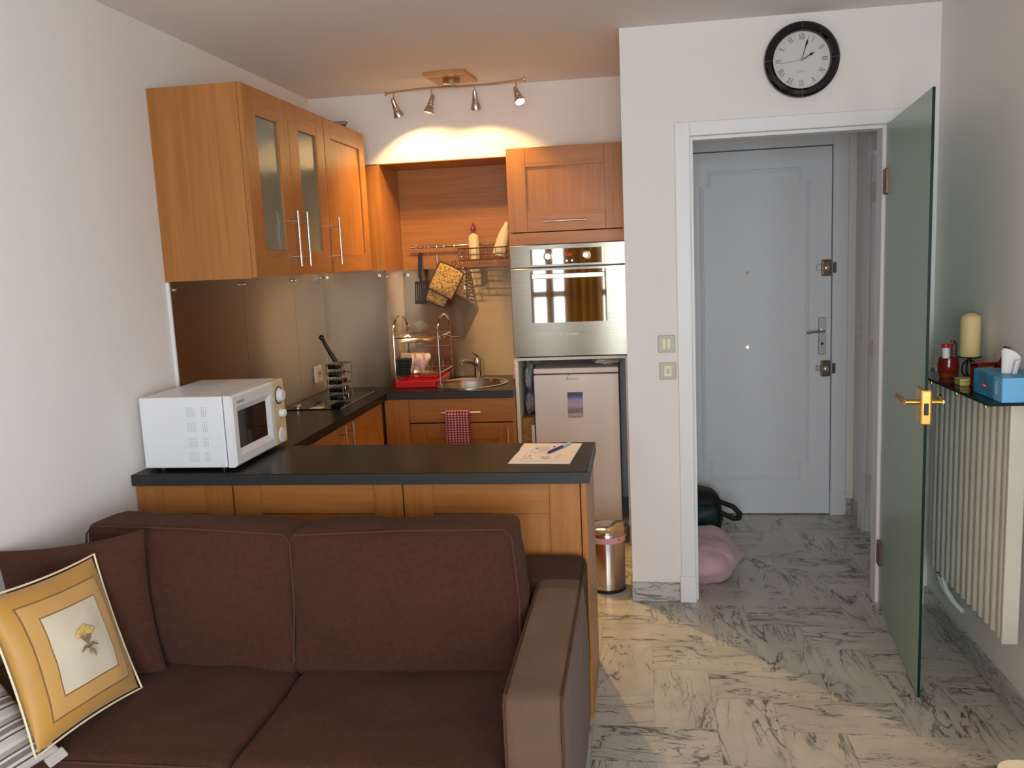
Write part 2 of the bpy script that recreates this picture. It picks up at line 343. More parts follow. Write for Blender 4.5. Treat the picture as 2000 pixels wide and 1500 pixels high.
# ------------------------------------------------------------------ mesh helpers
WL = {}
class MB:
    """collects shapes into one bmesh; .M transforms what is added next, .mi is its material slot"""
    def __init__(s): s.bm = bmesh.new(); s.M = Matrix.Identity(4); s.mi = 0; s.uv = s.bm.loops.layers.uv.new('UVMap')
    def _merge(s, b):
        me = D.meshes.new('t'); b.to_mesh(me); b.free(); me.transform(s.M)
        n0 = len(s.bm.faces); s.bm.from_mesh(me); D.meshes.remove(me)
        s.bm.faces.ensure_lookup_table()
        for f in s.bm.faces[n0:]: f.material_index = s.mi
        return s
    def box(s, x0, x1, y0, y1, z0, z1, bev=0.0, seg=1):
        b = bmesh.new(); bmesh.ops.create_cube(b, size=1)
        for v in b.verts:
            v.co = Vector(((x0+x1)/2+v.co.x*abs(x1-x0), (y0+y1)/2+v.co.y*abs(y1-y0), (z0+z1)/2+v.co.z*abs(z1-z0)))
        if bev: bmesh.ops.bevel(b, geom=b.edges[:], offset=bev, segments=seg, affect='EDGES', profile=.6)
        return s._merge(b)
    def cyl(s, p0, p1, r, r2=None, seg=16, cap=True):
        p0, p1 = Vector(p0), Vector(p1); d = p1-p0; b = bmesh.new()
        bmesh.ops.create_cone(b, segments=seg, radius1=r, radius2=r if r2 is None else r2, depth=d.length, cap_ends=cap)
        q = d.to_track_quat('Z', 'Y').to_matrix().to_4x4()
        bmesh.ops.transform(b, matrix=Matrix.Translation((p0+p1)/2) @ q, verts=b.verts)
        return s._merge(b)
    def sph(s, c, r, sx=1, sy=1, sz=1, u=16, v=10):
        b = bmesh.new(); bmesh.ops.create_uvsphere(b, u_segments=u, v_segments=v, radius=r)
        for q in b.verts: q.co = Vector((c[0]+q.co.x*sx, c[1]+q.co.y*sy, c[2]+q.co.z*sz))
        return s._merge(b)
    def tube(s, pts, r, seg=8, closed=False):
        pts = [Vector(p) for p in pts]; b = bmesh.new(); n = len(pts); rings = []
        up = None
        for i, p in enumerate(pts):
            if closed: t = pts[(i+1) % n]-pts[i-1]
            else: t = pts[min(i+1, n-1)]-pts[max(i-1, 0)]
            t.normalize()
            if up is None: up = t.orthogonal().normalized()
            up = (up-t*up.dot(t)); up = up.normalized() if up.length > 1e-6 else t.orthogonal().normalized()
            v = t.cross(up)
            rr = r[i] if isinstance(r, (list, tuple)) else r
            rings.append([b.verts.new(p+(up*math.cos(a)+v*math.sin(a))*rr) for a in [2*PI*k/seg for k in range(seg)]])
        m = n if closed else n-1
        for i in range(m):
            A, B = rings[i], rings[(i+1) % n]
            for k in range(seg): b.faces.new((A[k], A[(k+1) % seg], B[(k+1) % seg], B[k]))
        if not closed:
            b.faces.new(rings[0][::-1]); b.faces.new(rings[-1])
        bmesh.ops.recalc_face_normals(b, faces=b.faces)
        return s._merge(b)
    def lathe(s, prof, c=(0, 0, 0), axis='Z', seg=32, sx=1.0, sy=1.0):
        b = bmesh.new(); rings = []
        for (r, z) in prof:
            if r < 1e-6: rings.append([b.verts.new((0, 0, z))])
            else: rings.append([b.verts.new((r*sx*math.cos(2*PI*k/seg), r*sy*math.sin(2*PI*k/seg), z)) for k in range(seg)])
        for A, B in zip(rings, rings[1:]):
            for k in range(seg):
                k2 = (k+1) % seg
                if len(A) == 1 and len(B) == 1: continue
                if len(A) == 1: b.faces.new((A[0], B[k], B[k2]))
                elif len(B) == 1: b.faces.new((A[k], A[k2], B[0]))
                else: b.faces.new((A[k], A[k2], B[k2], B[k]))
        bmesh.ops.recalc_face_normals(b, faces=b.faces)
        R = {'Z': Matrix.Identity(4), 'X': Matrix.Rotation(PI/2, 4, 'Y'), 'Y': Matrix.Rotation(PI/2, 4, 'X')}[axis]
        bmesh.ops.transform(b, matrix=Matrix.Translation(c) @ R, verts=b.verts)
        return s._merge(b)
    def prism(s, poly, y0, y1):
        """polygon in x,z extruded along y"""
        b = bmesh.new()
        A = [b.verts.new((x, y0, z)) for x, z in poly]; B = [b.verts.new((x, y1, z)) for x, z in poly]
        b.faces.new(A); b.faces.new(B[::-1]); n = len(poly)
        for i in range(n): b.faces.new((A[i], B[i], B[(i+1) % n], A[(i+1) % n]))
        bmesh.ops.recalc_face_normals(b, faces=b.faces)
        return s._merge(b)
    def grid(s, fn, nu, nv, both=None):
        b = bmesh.new(); uv = b.loops.layers.uv.new('UVMap')
        V = [[b.verts.new(fn(i/nu, j/nv)) for j in range(nv+1)] for i in range(nu+1)]
        for i in range(nu):
            for j in range(nv):
                f = b.faces.new((V[i][j], V[i+1][j], V[i+1][j+1], V[i][j+1]))
                for l, (a, c) in zip(f.loops, ((i, j), (i+1, j), (i+1, j+1), (i, j+1))): l[uv].uv = (a/nu, c/nv)
        return s._merge(b)
    def weld(s, d=1e-5): bmesh.ops.remove_doubles(s.bm, verts=s.bm.verts, dist=d); bmesh.ops.recalc_face_normals(s.bm, faces=s.bm.faces); return s
    def build(s, name, mats, parent=None, smooth=True, local=False, angle=.6):
        me = D.meshes.new(name); s.bm.normal_update()
        off = Vector((0, 0, 0)) if (local or parent is None) else WL[parent]
        if off.length: bmesh.ops.translate(s.bm, vec=-off, verts=s.bm.verts)
        s.bm.to_mesh(me); s.bm.free()
        for m in (mats if isinstance(mats, (list, tuple)) else [mats]): me.materials.append(M[m] if isinstance(m, str) else m)
        if smooth:
            for p in me.polygons: p.use_smooth = True
            try: me.set_sharp_from_angle(angle=angle)
            except Exception: pass
        o = D.objects.new(name, me); COL.objects.link(o)
        if parent is not None: o.parent = parent
        WL[o] = off.copy()
        return o

def thing(name, label, cat, loc=(0, 0, 0), rot=(0, 0, 0), group=None):
    o = D.objects.new(name, None); COL.objects.link(o); o.location = loc; o.rotation_euler = rot
    o.empty_display_size = .05
    o['label'] = label; o['category'] = cat
    if group: o['group'] = group
    WL[o] = Vector(loc); return o
def tag(o, label, cat, group=None, kind=None):
    o['label'] = label; o['category'] = cat
    if group: o['group'] = group
    if kind: o['kind'] = kind
    return o
def struct(o, label=None):
    o['kind'] = 'structure'
    if label: o['label'] = label
    return o
def RZ(loc, a): return Matrix.Translation(loc) @ Matrix.Rotation(a, 4, 'Z')

def text(mb, s, size, Mx, depth=.0006, align='CENTER'):
    cu = D.curves.new('t', 'FONT'); cu.body = s; cu.size = size; cu.extrude = depth; cu.align_x = align; cu.align_y = 'CENTER'
    o = D.objects.new('t', cu); COL.objects.link(o); C.view_layer.update()
    me = D.meshes.new_from_object(o.evaluated_get(C.evaluated_depsgraph_get()))
    me.transform(Mx); b = bmesh.new(); b.from_mesh(me)
    D.meshes.remove(me); D.objects.remove(o); D.curves.remove(cu)
    keep = mb.M; mb.M = Matrix.Identity(4); mb._merge(b); mb.M = keep
FRONT = Matrix.Rotation(PI/2, 4, 'X')     # text plane facing -y

def shaker(parent, x, y, z, wd, ht, face, st=.07, t=.02, name='door', hmat='wx', glass=False):
    """frame-and-panel front; face 'S' looks to -y, 'E' looks to +x. (x,y,z) = lower left corner of its back"""
    mb = MB(); mb.M = RZ((x, y, z), 0 if face == 'S' else PI/2)
    g = .0015
    mb.mi = 0
    mb.box(g, st, -t, 0, g, ht-g, .0015); mb.box(wd-st, wd-g, -t, 0, g, ht-g, .0015)
    mb.mi = 1
    mb.box(st+.0006, wd-st-.0006, -t, 0, g, st, .0012); mb.box(st+.0006, wd-st-.0006, -t, 0, ht-st, ht-g, .0012)
    if not glass:
        mb.mi = 0; mb.box(st-.005, wd-st+.005, -t+.009, -.003, st-.005, ht-st+.005)
    o = mb.build(name, ['wz', hmat], parent, smooth=False)
    if glass:
        gb = MB(); gb.M = RZ((x, y, z), 0 if face == 'S' else PI/2)
        gb.box(st-.004, wd-st+.004, -t+.010, -t+.014, st-.004, ht-st+.004)
        p = gb.build('glass_pane', 'frost', o, smooth=False); p['label'] = 'frosted glass pane'
    return o

def bar_handle(parent, x, y, z, length, face, vertical=True, r=.006, stand=.034, span=.64):
    mb = MB(); mb.M = RZ((x, y, z), 0 if face == 'S' else PI/2)
    h = length/2; q = h*span
    if vertical:
        mb.cyl((0, -stand, -h), (0, -stand, h), r, seg=14)
        for s in (-q, q): mb.cyl((0, 0, s), (0, -stand, s), r*.75, seg=10)
    else:
        mb.cyl((-h, -stand, 0), (h, -stand, 0), r, seg=14)
        for s in (-q, q): mb.cyl((s, 0, 0), (s, -stand, 0), r*.75, seg=10)
    o = mb.build('handle', 'satin', parent); o['label'] = 'satin metal bar handle'; return o

def arc(c, r, a0, a1, n, plane='XZ'):
    out = []
    for i in range(n+1):
        a = a0+(a1-a0)*i/n; u, v = r*math.cos(a), r*math.sin(a)
        out.append((c[0]+u, c[1], c[2]+v) if plane == 'XZ' else (c[0]+u, c[1]+v, c[2]) if plane == 'XY' else (c[0], c[1]+u, c[2]+v))
    return out

def soft_box(mb, sx, sy, sz, r, n=18, bulge=(0, 0, 0), amp=.0, freq=6.0, seed=0.0, Mx=None, sag=0.0):
    b = bmesh.new(); S = Vector((sx, sy, sz))/2; core = Vector((S.x-r, S.y-r, S.z-r))
    def put(p):
        q = Vector((p[0]*S.x, p[1]*S.y, p[2]*S.z))
        k = Vector((max(-core.x, min(core.x, q.x)), max(-core.y, min(core.y, q.y)), max(-core.z, min(core.z, q.z))))
        d = q-k
        if d.length > 1e-9: q = k+d.normalized()*r
        a, c, e = q.x/S.x, q.y/S.y, q.z/S.z
        q.x += a*abs(a)*bulge[0]*max(0, (1-c*c))*max(0, (1-e*e))
        q.y += c*abs(c)*bulge[1]*max(0, (1-a*a))*max(0, (1-e*e))
        q.z += e*abs(e)*bulge[2]*max(0, (1-a*a))*max(0, (1-c*c))
        if sag: q.z -= sag*(a*a)*(.5+.5*e)
        if amp:
            nz = noise.noise(Vector((q.x*freq+seed, q.y*freq-seed, q.z*freq*1.7+2*seed)))+.5*noise.noise(Vector((q.x*freq*2.3+seed, q.y*freq*2.3, q.z*freq*2.9)))
            nn = Vector((a**5, c**5, e**5)); nn = nn.normalized() if nn.length > 1e-6 else Vector((0, 0, 1))
            q += nn*nz*amp
        return q
    # finer rows toward the edges keep the rounding smooth
    ts = [math.sin((i/n-.5)*PI*.92)/math.sin(.5*PI*.92) for i in range(n+1)]
    for ax in range(3):
        for sg in (-1, 1):
            V = []
            for i in range(n+1):
                row = []
                for j in range(n+1):
                    p = [0, 0, 0]; p[ax] = sg; p[(ax+1) % 3] = ts[i]; p[(ax+2) % 3] = ts[j]
                    row.append(b.verts.new(put(p)))
                V.append(row)
            for i in range(n):
                for j in range(n):
                    q = (V[i][j], V[i+1][j], V[i+1][j+1], V[i][j+1]); b.faces.new(q if sg > 0 else q[::-1])
    bmesh.ops.remove_doubles(b, verts=b.verts, dist=1e-5); bmesh.ops.recalc_face_normals(b, faces=b.faces)
    if Mx is not None: bmesh.ops.transform(b, matrix=Mx, verts=b.verts)
    return mb._merge(b)

def pillow(mb, wd, ht, t, n=26, pinch=.07, amp=.004, seed=0.0, freq=7.0):
    """scatter cushion lying in local x,y with its face to +z"""
    b = bmesh.new(); uv = b.loops.layers.uv.new('UVMap')
    ts = [math.sin((i/n-.5)*PI)/1.0 for i in range(n+1)]
    def co(i, j, sg):
        u, v = ts[i], ts[j]
        f = (max(0, 1-abs(u)**2.6)*max(0, 1-abs(v)**2.6))**.55
        x = wd/2*u*(1-pinch*(1-v*v)); y = ht/2*v*(1-pinch*(1-u*u))
        z = sg*t/2*f
        z += amp*f*(noise.noise(Vector((x*freq+seed, y*freq, seed)))*1.6+noise.noise(Vector((x*freq*2.5, y*freq*2.5+seed, sg))))
        return Vector((x, y, z))
    for sg in (1, -1):
        V = [[b.verts.new(co(i, j, sg)) for j in range(n+1)] for i in range(n+1)]
        for i in range(n):
            for j in range(n):
                q = [(i, j), (i+1, j), (i+1, j+1), (i, j+1)]
                if sg < 0: q = q[::-1]
                f = b.faces.new([V[a][c] for a, c in q])
                for l, (a, c) in zip(f.loops, q): l[uv].uv = ((ts[a]+1)/2, (ts[c]+1)/2)
    bmesh.ops.remove_doubles(b, verts=b.verts, dist=1e-5); bmesh.ops.recalc_face_normals(b, faces=b.faces)
    mb._merge(b); return co

# ------------------------------------------------------------------ room shell
X0, X1 = XL-.12, XR+.12
def floor():
    w, Lt = .208, .416; ox, oy = .0215, 2.965
    xa, xb, ya, yb = X0, X1+.6, YR-.2, YD+.3
    b = bmesh.new(); uv = b.loops.layers.uv.new('UVMap'); uj = b.loops.layers.uv.new('joint'); rr = random.Random(3)
    def tile(x, y, horiz):
        a, c = (Lt, w) if horiz else (w, Lt)
        ou, ov = rr.uniform(0, 60), rr.uniform(0, 60); fl = rr.choice((-1, 1)); fv = rr.choice((-1, 1))
        xs = [max(xa, min(xb, q)) for q in (x, x+a)]; ys = [max(ya, min(yb, q)) for q in (y, y+c)]
        if xs[1]-xs[0] < 1e-4 or ys[1]-ys[0] < 1e-4: return
        P = [(xs[0], ys[0]), (xs[1], ys[0]), (xs[1], ys[1]), (xs[0], ys[1])]
        f = b.faces.new([b.verts.new((px, py, 0)) for px, py in P])
        for l, (px, py) in zip(f.loops, P):
            du, dv = (px-x, py-y) if horiz else (py-y, px-x)
            l[uv].uv = (ou+fl*du, ov+fv*dv); l[uj].uv = (du, dv)
    for k in range(-40, 60):
        for m in range(-20, 20):
            cx, cy = k+4*m, -k
            tile(ox+(cx+1)*w, oy+cy*w, True)
            tile(ox+cx*w, oy+(cy-1)*w, False)
    bmesh.ops.remove_doubles(b, verts=b.verts, dist=1e-5)
    # slab thickness below
    me = D.meshes.new('floor'); b.to_mesh(me); b.free(); me.materials.append(M['marble'])
    o = D.objects.new('floor', me); COL.objects.link(o); struct(o, 'white marble floor with grey veins laid in herringbone')
floor()
struct(MB().box(X0, X1, YR-.12, 5.42, ZC, ZC+.1).build('ceiling', 'ceil', smooth=False), 'plain pale ceiling')
struct(MB().box(X0, XL, YR-.12, 5.42, 0, ZC).build('wall_left', 'wall', smooth=False), 'plain white wall on the left')
struct(MB().box(XR, X1, YR-.12, -1.25, 0, ZC).box(XR, X1, .55, YP+.02, 0, ZC).box(XR, X1, -1.25, .55, 0, .38).box(XR, X1, -1.25, .55, 1.84, ZC).build('wall_right', 'wall', smooth=False), 'plain white wall behind the radiator')
f = MB()
for y in (-1.25, -.38, .49): f.box(XR+.03, XR+.09, y, y+.06, .38, 1.84, .003)
for z in (.38, 1.78): f.box(XR+.03, XR+.09, -1.25, .55, z, z+.06, .003)
wf = struct(f.build('window_3', 'white', smooth=False)); MB().box(XR+.055, XR+.06, -1.2, .5, .42, 1.80).build('glass_pane', 'window_glass', wf, smooth=False)  # unseen window added in the right wall to light the left one
# kitchen back wall with its bulkhead above the niche
struct(MB().box(XL, XP, YN+.006, 5.42, 0, 2.16).build('wall_back', 'wall', smooth=False))
struct(MB().box(XL, XP, YB, 5.42, 2.16, ZC).build('wall_back_upper', 'wall', smooth=False), 'white upper kitchen wall standing forward over the niche')
# boxed corner beside the niche
struct(MB().box(XL, -1.447, YB+.004, YN+.006, 0, 2.14).build('wall_corner', 'wall', smooth=False))
# partition with the passage to the hall
ox0, ox1, oz = .2296, 1.031, 2.079
struct(MB().box(XP, ox0, YP, YP2, 0, ZC).box(ox1, X1, YP, YP2, 0, ZC).box(ox0, ox1, YP, YP2, oz, ZC).build('wall_partition', 'wall', smooth=False), 'white partition wall with the doorway to the hall')
# passage lining and casing
cs = MB()
cs.box(.1655, ox0, YP-.012, YP, .0, 2.138, .003).box(ox1, 1.0955, YP-.012, YP, .0, 2.138, .003).box(ox0, ox1, YP-.012, YP, oz, 2.138, .003)
cs.box(ox0, ox0+.014, YP+.02, YP2, 0, oz, .001).box(ox1-.014, ox1, YP+.02, YP2, 0, oz, .001).box(ox0+.014, ox1-.014, YP+.02, YP2, oz-.014, oz, .001)
cs.box(.160, ox0+.002, YP-.018, YP-.012, 0, .125, .002)
struct(cs.build('trim_1', 'white', smooth=False), 'white casing around the hall doorway')
struct(MB().box(XP-.004, .158, YP-.014, YP, .0, .092, .004).build('baseboard_partition', 'skirt', smooth=False), 'marble skirting at the foot of the partition')
struct(MB().box(XR-.013, XR, YR, YP, 0, .088, .004).build('baseboard_right', 'skirt', smooth=False), 'marble skirting along the right wall')
struct(MB().box(XL, XL+.012, YR, 2.6, 0, .088, .004).build('baseboard_left', 'skirt', smooth=False))
# hall
struct(MB().box(XP, .05, YP2, 5.42, 0, ZC).build('wall_hall_left', 'wall', smooth=False))
struct(MB().box(XR, XR+.12, 4.90, 5.42, 0, ZC).box(XR, XR+.12, YP2, 4.05, 0, ZC).box(XR, XR+.12, 4.05, 4.90, 2.07, ZC).box(XR+.12, XR+.6, 3.95, 5.0, 2.3, 2.35).build('wall_hall_right', 'wall', smooth=False), 'white side wall of the hall')
struct(MB().box(.05, .19, YD+.04, 5.42, 0, ZC).box(1.19, XR, YD+.0, 5.42, 0, ZC).box(.19, 1.19, YD+.02, 5.42, 2.225, ZC).box(.19, 1.19, YD+.08, 5.42, 0, 2.225).build('wall_hall_back', 'wall', smooth=False), 'white end wall of the hall')
struct(MB().box(1.19, XR, YD-.012, YD, 0, .10, .003).box(XR-.012, XR, 4.955, YD-.012, 0, .10, .003).build('baseboard_hall', 'skirt', smooth=False))
# entry door frame and leaf
fr = MB().box(1.101, 1.1875, YD-.012, YD+.06, .10, 2.222, .004).box(.19, .262, YD-.012, YD+.06, 0, 2.222, .004).box(.262, 1.101, YD-.012, YD+.06, 2.152, 2.222, .003)
fr.box(1.099, 1.1895, YD-.018, YD+.06, 0, .15, .004)
struct(fr.build('trim_2', 'door_white', smooth=False), 'white frame of the entry door')
dr = MB().box(.266, 1.097, YD, YD+.045, .006, 2.147, .003)
ed = struct(dr.build('door_1', 'door_white', smooth=False), 'white entry door with locks at the end of the hall')
# raised moulding: a rectangle with notched corners
xa, xb, za, zb, n_ = .365, .972, .225, 2.035, .045
path = [(xa+n_, za), (xb-n_, za), (xb-n_, za+n_+.05), (xb, za+n_+.05), (xb, zb-n_-.03), (xb-n_, zb-n_-.03), (xb-n_, zb), (xa+n_, zb), (xa+n_, zb-n_-.03), (xa, zb-n_-.03), (xa, za+n_+.05), (xa+n_, za+n_+.05)]
ml = MB().tube([(x_, YD-.0005, z_) for x_, z_ in path], .0055, 8, closed=True)
ml.tube([(.668+(x_-.668)*.955, YD-.0005, 1.13+(z_-1.13)*.984) for x_, z_ in path], .004, 8, closed=True)
ml.build('moulding', 'door_white', ed, smooth=False)
def lock(z, tag_):
    m = MB().box(1.040, 1.090, YD-.030, YD, z-.046, z+.046, .006, 2)
    l = m.build('lock', 'bronze', ed, smooth=False); l['label'] = tag_
    MB().sph((1.064, YD-.030, z), .019, 1, .6, 1).build('lock_knob', 'chrome', l)
    MB().box(1.012, 1.040, YD-.012, YD, z-.016, z+.018, .002).build('lock_bolt', 'satin', l, smooth=False)
    MB().box(1.103, 1.120, YD-.024, YD-.012, z-.03, z+.03, .003).build('strike_box', 'bronze', l, smooth=False)
lock(1.466, 'upper brown surface lock'); lock(.885, 'lower brown surface lock')
pl = MB().box(1.026, 1.068, YD-.008, YD, .966, 1.182, .003).build('handle_plate', 'satin', ed, smooth=False)
MB().cyl((1.047, YD-.008, 1.105), (1.047, YD-.05, 1.105), .009).tube([(1.047, YD-.05, 1.105), (1.0, YD-.052, 1.103), (.952, YD-.048, 1.098)], .008).build('lever', 'chrome', pl)
MB().cyl((1.047, YD-.008, 1.03), (1.047, YD-.011, 1.03), .008).build('keyhole', 'black', pl)
MB().cyl((.629, YD, 1.455), (.629, YD-.006, 1.455), .009).build('peephole', 'bronze', ed)
MB().cyl((.627, YD, 1.02), (.627, YD-.004, 1.02), .010).build('stud', 'satin', ed)
# side door of the hall with its casing
cs = MB().box(XR-.022, XR, 4.86, 4.945, 0, 2.15, .004).box(XR-.022, XR, 3.97, 4.05, 0, 2.15, .004).box(XR-.022, XR, 4.05, 4.86, 2.07, 2.15, .004).box(XR-.028, XR, 4.855, 4.95, 0, .14, .004)
cs.box(XR, XR+.10, 4.86, 4.898, 0, 2.07).box(XR, XR+.10, 4.05, 4.07, 0, 2.07)
struct(cs.build('trim_3', 'white', smooth=False), 'white casing of the side door in the hall')
d3 = struct(MB().box(XR+.028, XR+.066, 4.075, 4.845, .008, 2.06, .003).build('door_3', 'door_white', smooth=False), 'white side door in the hall, mostly behind the glass door')
for z in (1.86, 1.03, .28): MB().cyl((XR+.018, 4.852, z-.05), (XR+.018, 4.852, z+.05), .009).build('hinge', 'white', d3)
sw = thing('bell_plate', 'narrow vertical plate on the hall side wall, above mid height beside the side door casing', 'plate', (XR, 4.985, 1.12))
MB().box(XR-.008, XR, 4.97, 5.0, 1.045, 1.225, .003).build('plate', 'switch_plate', sw, smooth=False)
for z in (1.08, 1.135, 1.19): MB().box(XR-.012, XR-.008, 4.977, 4.993, z-.016, z+.016, .002).build('rocker', 'bronze', sw, smooth=False)

# wall behind the camera with two french windows
wy0, wy1 = YR-.10, YR
wn = [(-1.36, -.40), (-.375, 1.10)]
rw = MB().box(XL, wn[0][0], wy0, wy1, 0, ZC).box(wn[0][1], wn[1][0], wy0, wy1, 0, ZC).box(wn[1][1], XR, wy0, wy1, 0, ZC)
for a, b_ in wn: rw.box(a, b_, wy0, wy1, 2.16, ZC).box(a, b_, wy0, wy1, 0, .60)
struct(rw.build('wall_front', 'wall', smooth=False))
for i, (a, b_) in enumerate(wn):
    f = MB(); t = .055
    f.box(a, b_, wy0+.02, wy1-.02, .60, .67, .003).box(a, b_, wy0+.02, wy1-.02, 2.09, 2.16, .003)
    nm = 2 if b_-a > 1.2 else 1
    xs = [a+(b_-a)*k/nm for k in range(nm+1)]
    for x in xs: f.box(max(a, x-t/2), min(b_, x+t/2), wy0+.02, wy1-.02, .67, 2.09, .003)
    f.box(a, b_, wy0+.035, wy1-.035, 1.08, 1.16, .003)
    wf = struct(f.build('window_%d' % (i+1), 'white', smooth=False))
    MB().box(a, b_, wy0+.048, wy0+.052, .67, 2.09).build('glass_pane', 'window_glass', wf, smooth=False)
def curtain(x0, x1, label):
    def fn(u, v):
        x = x0+(x1-x0)*u
        return Vector((x, YR+.10+.032*math.sin(u*(x1-x0)*62)+.01*math.sin(u*17), .03+2.24*v))
    mb = MB(); mb.grid(fn, 90, 4)
    mb2 = mb.build('curtain', 'curtain'); s = mb2.modifiers.new('solid', 'SOLIDIFY'); s.thickness = .002
    tag(mb2, label, 'curtain', 'golden curtains at the windows behind the viewer')
for x0, x1, l in ((-1.163, -1.064, 'narrow golden curtain hanging at the window behind the viewer, near the left wall'), (-.933, -.44, 'wide golden curtain hanging between the two windows behind the viewer'), (.62, 1.12, 'golden curtain hanging at the window behind the viewer, near the radiator')): curtain(x0, x1, l)
cr = thing('curtain_rail', 'brass curtain rail over the windows behind the viewer', 'curtain rail', (-.2, YR+.10, 2.29))
MB().cyl((XL+.1, YR+.10, 2.29), (XR-.1, YR+.10, 2.29), .012).build('rod', 'brass', cr)
for x in (-1.6, -.1, 1.05): MB().box(x-.01, x+.01, YR, YR+.1, 2.28, 2.30).build('bracket', 'brass', cr, smooth=False)


# ------------------------------------------------------------------ unseen oak cupboard, added for brown reflections in the steel
wr = thing('wardrobe', 'oak wardrobe along the left wall behind the viewer, seen only as a reflection', 'wardrobe', (-1.6, -.2, 0))
MB().box(XL+.002, -1.36, -1.25, .95, .06, 2.1).box(XL+.02, -1.39, -1.23, .93, 0, .06).build('carcass', 'wz', wr, smooth=False)
for k in range(4):
    dd = MB().box(-1.36, -1.34, -1.248+.55*k, -1.248+.546*(k+1)+.004*k, .08, 2.09, .002).build('door', 'wz', wr, smooth=False)
    y = -1.248+.55*k+(.50 if k % 2 == 0 else .05); MB().cyl((-1.31, y, 1.0), (-1.31, y, 1.2), .006).cyl((-1.34, y, 1.02), (-1.31, y, 1.02), .004).cyl((-1.34, y, 1.18), (-1.31, y, 1.18), .004).build('handle', 'satin', dd)

# ------------------------------------------------------------------ sofa
sofa = thing('sofa', 'brown fabric two-seater sofa against the back of the kitchen peninsula', 'sofa', (-1.0, 2.3, 0))
m = MB()
m.box(-1.80, -.20, 1.84, 2.78, .05, .28, .02, 2)
for x in (-1.74, -.27):
    for y in (1.90, 2.70): m.cyl((x, y, 0), (x, y, .06), .028)
m.build('frame', 'fabric', sofa)
m = MB(); soft_box(m, 1.62, .25, .40, .035, bulge=(0, 0, .006), Mx=Matrix.Translation((-1.00, 2.655, .41))); m.build('backrest', 'fabric', sofa)
def arm(xc, wd):
    m = MB(); soft_box(m, wd, .93, .56, .022, n=16, bulge=(.006, .004, .004), amp=.0015, freq=9, Mx=Matrix.Translation((xc, 2.285, .322)))
    o = m.build('arm', 'fabric_arm', sofa)
    p = MB(); h = wd/2-.004
    for sx in (-1, 1):
        x = xc+sx*h
        p.tube([(x, 2.72, .599), (x, 1.84, .599), (x, 1.823, .585), (x, 1.822, .06)], .0035, 6)
    p.build('piping', 'piping', o); return o
arm(-.2625, .142); arm(-1.742, .135)
def seat(x0, x1, seed):
    m = MB(); soft_box(m, x1-x0, .62, .16, .030, n=40, bulge=(0, .004, .024), amp=.012, freq=5.0, seed=seed, Mx=Matrix.Translation(((x0+x1)/2, 2.105, .335)))
    o = m.build('seat_cushion', 'fabric', sofa)
    p = MB(); z = .404
    p.tube([(x0+.012, 2.3, z), (x0+.012, 1.82, z), (x0+.03, 1.80, z), (x1-.03, 1.80, z), (x1-.012, 1.82, z), (x1-.012, 2.3, z)], .003, 6)
    p.build('piping', 'piping', o)
seat(-1.672, -1.017, 1.7); seat(-1.011, -.338, 5.2)
def back(xc, wd, ht, seed, yaw=0.0, roll=0.0, y=2.378, z=.400):
    lean = math.radians(5)
    Mx = Matrix.Translation((xc, y, z)) @ Matrix.Rotation(yaw, 4, 'Z') @ Matrix.Rotation(-lean, 4, 'X') @ Matrix.Rotation(roll, 4, 'Y') @ Matrix.Translation((0, 0, ht/2))
    m = MB(); soft_box(m, wd, .20, ht, .024, n=40, bulge=(.022, .050, .014), amp=.008, freq=6.0, seed=seed, Mx=Mx)
    o = m.build('back_cushion', 'fabric', sofa)
    p = MB(); a, h, yy = wd/2-.004, ht/2, -.0985
    loop = [(-a-.006, yy, -h*.8), (-a-.012, yy, 0), (-a, yy, h-.03), (-a+.02, yy, h-.006), (0, yy, h-.001), (a-.02, yy, h-.006), (a, yy, h-.03), (a+.012, yy, 0), (a+.006, yy, -h*.8)]
    p.tube([Mx @ Vector(q) for q in loop], .003, 6); p.build('piping', 'piping', o)
back(-1.372, .672, .435, 2.3, yaw=-.03, roll=.030); back(-.695, .672, .430, 8.1, yaw=.012, roll=-.026)

# scatter cushions: built flat, then stood up
def stand(name, label, c, normal, up, wd, ht, t, mname, seed, pinch=.07, amp=.005):
    """c = centre, normal = way the face looks, up = local +y"""
    n = Vector(normal).normalized(); u = Vector(up); u = (u-n*u.dot(n)).normalized(); x = u.cross(n)
    R = Matrix(((x.x, u.x, n.x), (x.y, u.y, n.y), (x.z, u.z, n.z))).to_euler()
    t_ = thing(name, label, 'cushion', c, R)
    m = MB(); co = pillow(m, wd, ht, t, pinch=pinch, seed=seed, amp=amp)
    o = m.build('cover', mname, t_, local=True)
    return t_, o, co
bc, bo, _ = stand('scatter_cushion', 'plain brown cushion leaning in the left corner of the sofa behind the mustard one', (-1.613, 2.159, .638), (.34, -.94, .03), (-.06, .0, 1), .40, .44, .14, 'fabric', 3.1, pinch=.075)
mc, mo, co = stand('scatter_cushion', 'mustard satin cushion with embroidered cream centre, leaning on the brown one', (-1.485, 1.911, .6545), (.1244, -.0046, .0416), (-.117, .035, .354), .375, .385, .11, 'mustard', 6.4, pinch=.05)
e = MB()
rr = random.Random(5)
def on(u, v, h=.007):
    f = (max(0, 1-abs(u)**2.6)*max(0, 1-abs(v)**2.6))**.55
    return Vector((.20*u*(1-.05*(1-v*v)), .20*v*(1-.05*(1-u*u)), .06*f+h))
e.mi = 0
for k in range(16):
    a = k/15; u = -.12+.24*a+rr.uniform(-.01, .01); v = .10+.07*math.sin(PI*a)+rr.uniform(-.025, .03)
    p = on(u, v, .006); e.sph(p, .0085, 1.2, .9, .35, 8, 6)
e.mi = 1
for k in range(7): e.tube([on(-.11+.036*k, .09), on(-.04+.012*k, .0), on(.0, -.06)], .0012, 5)
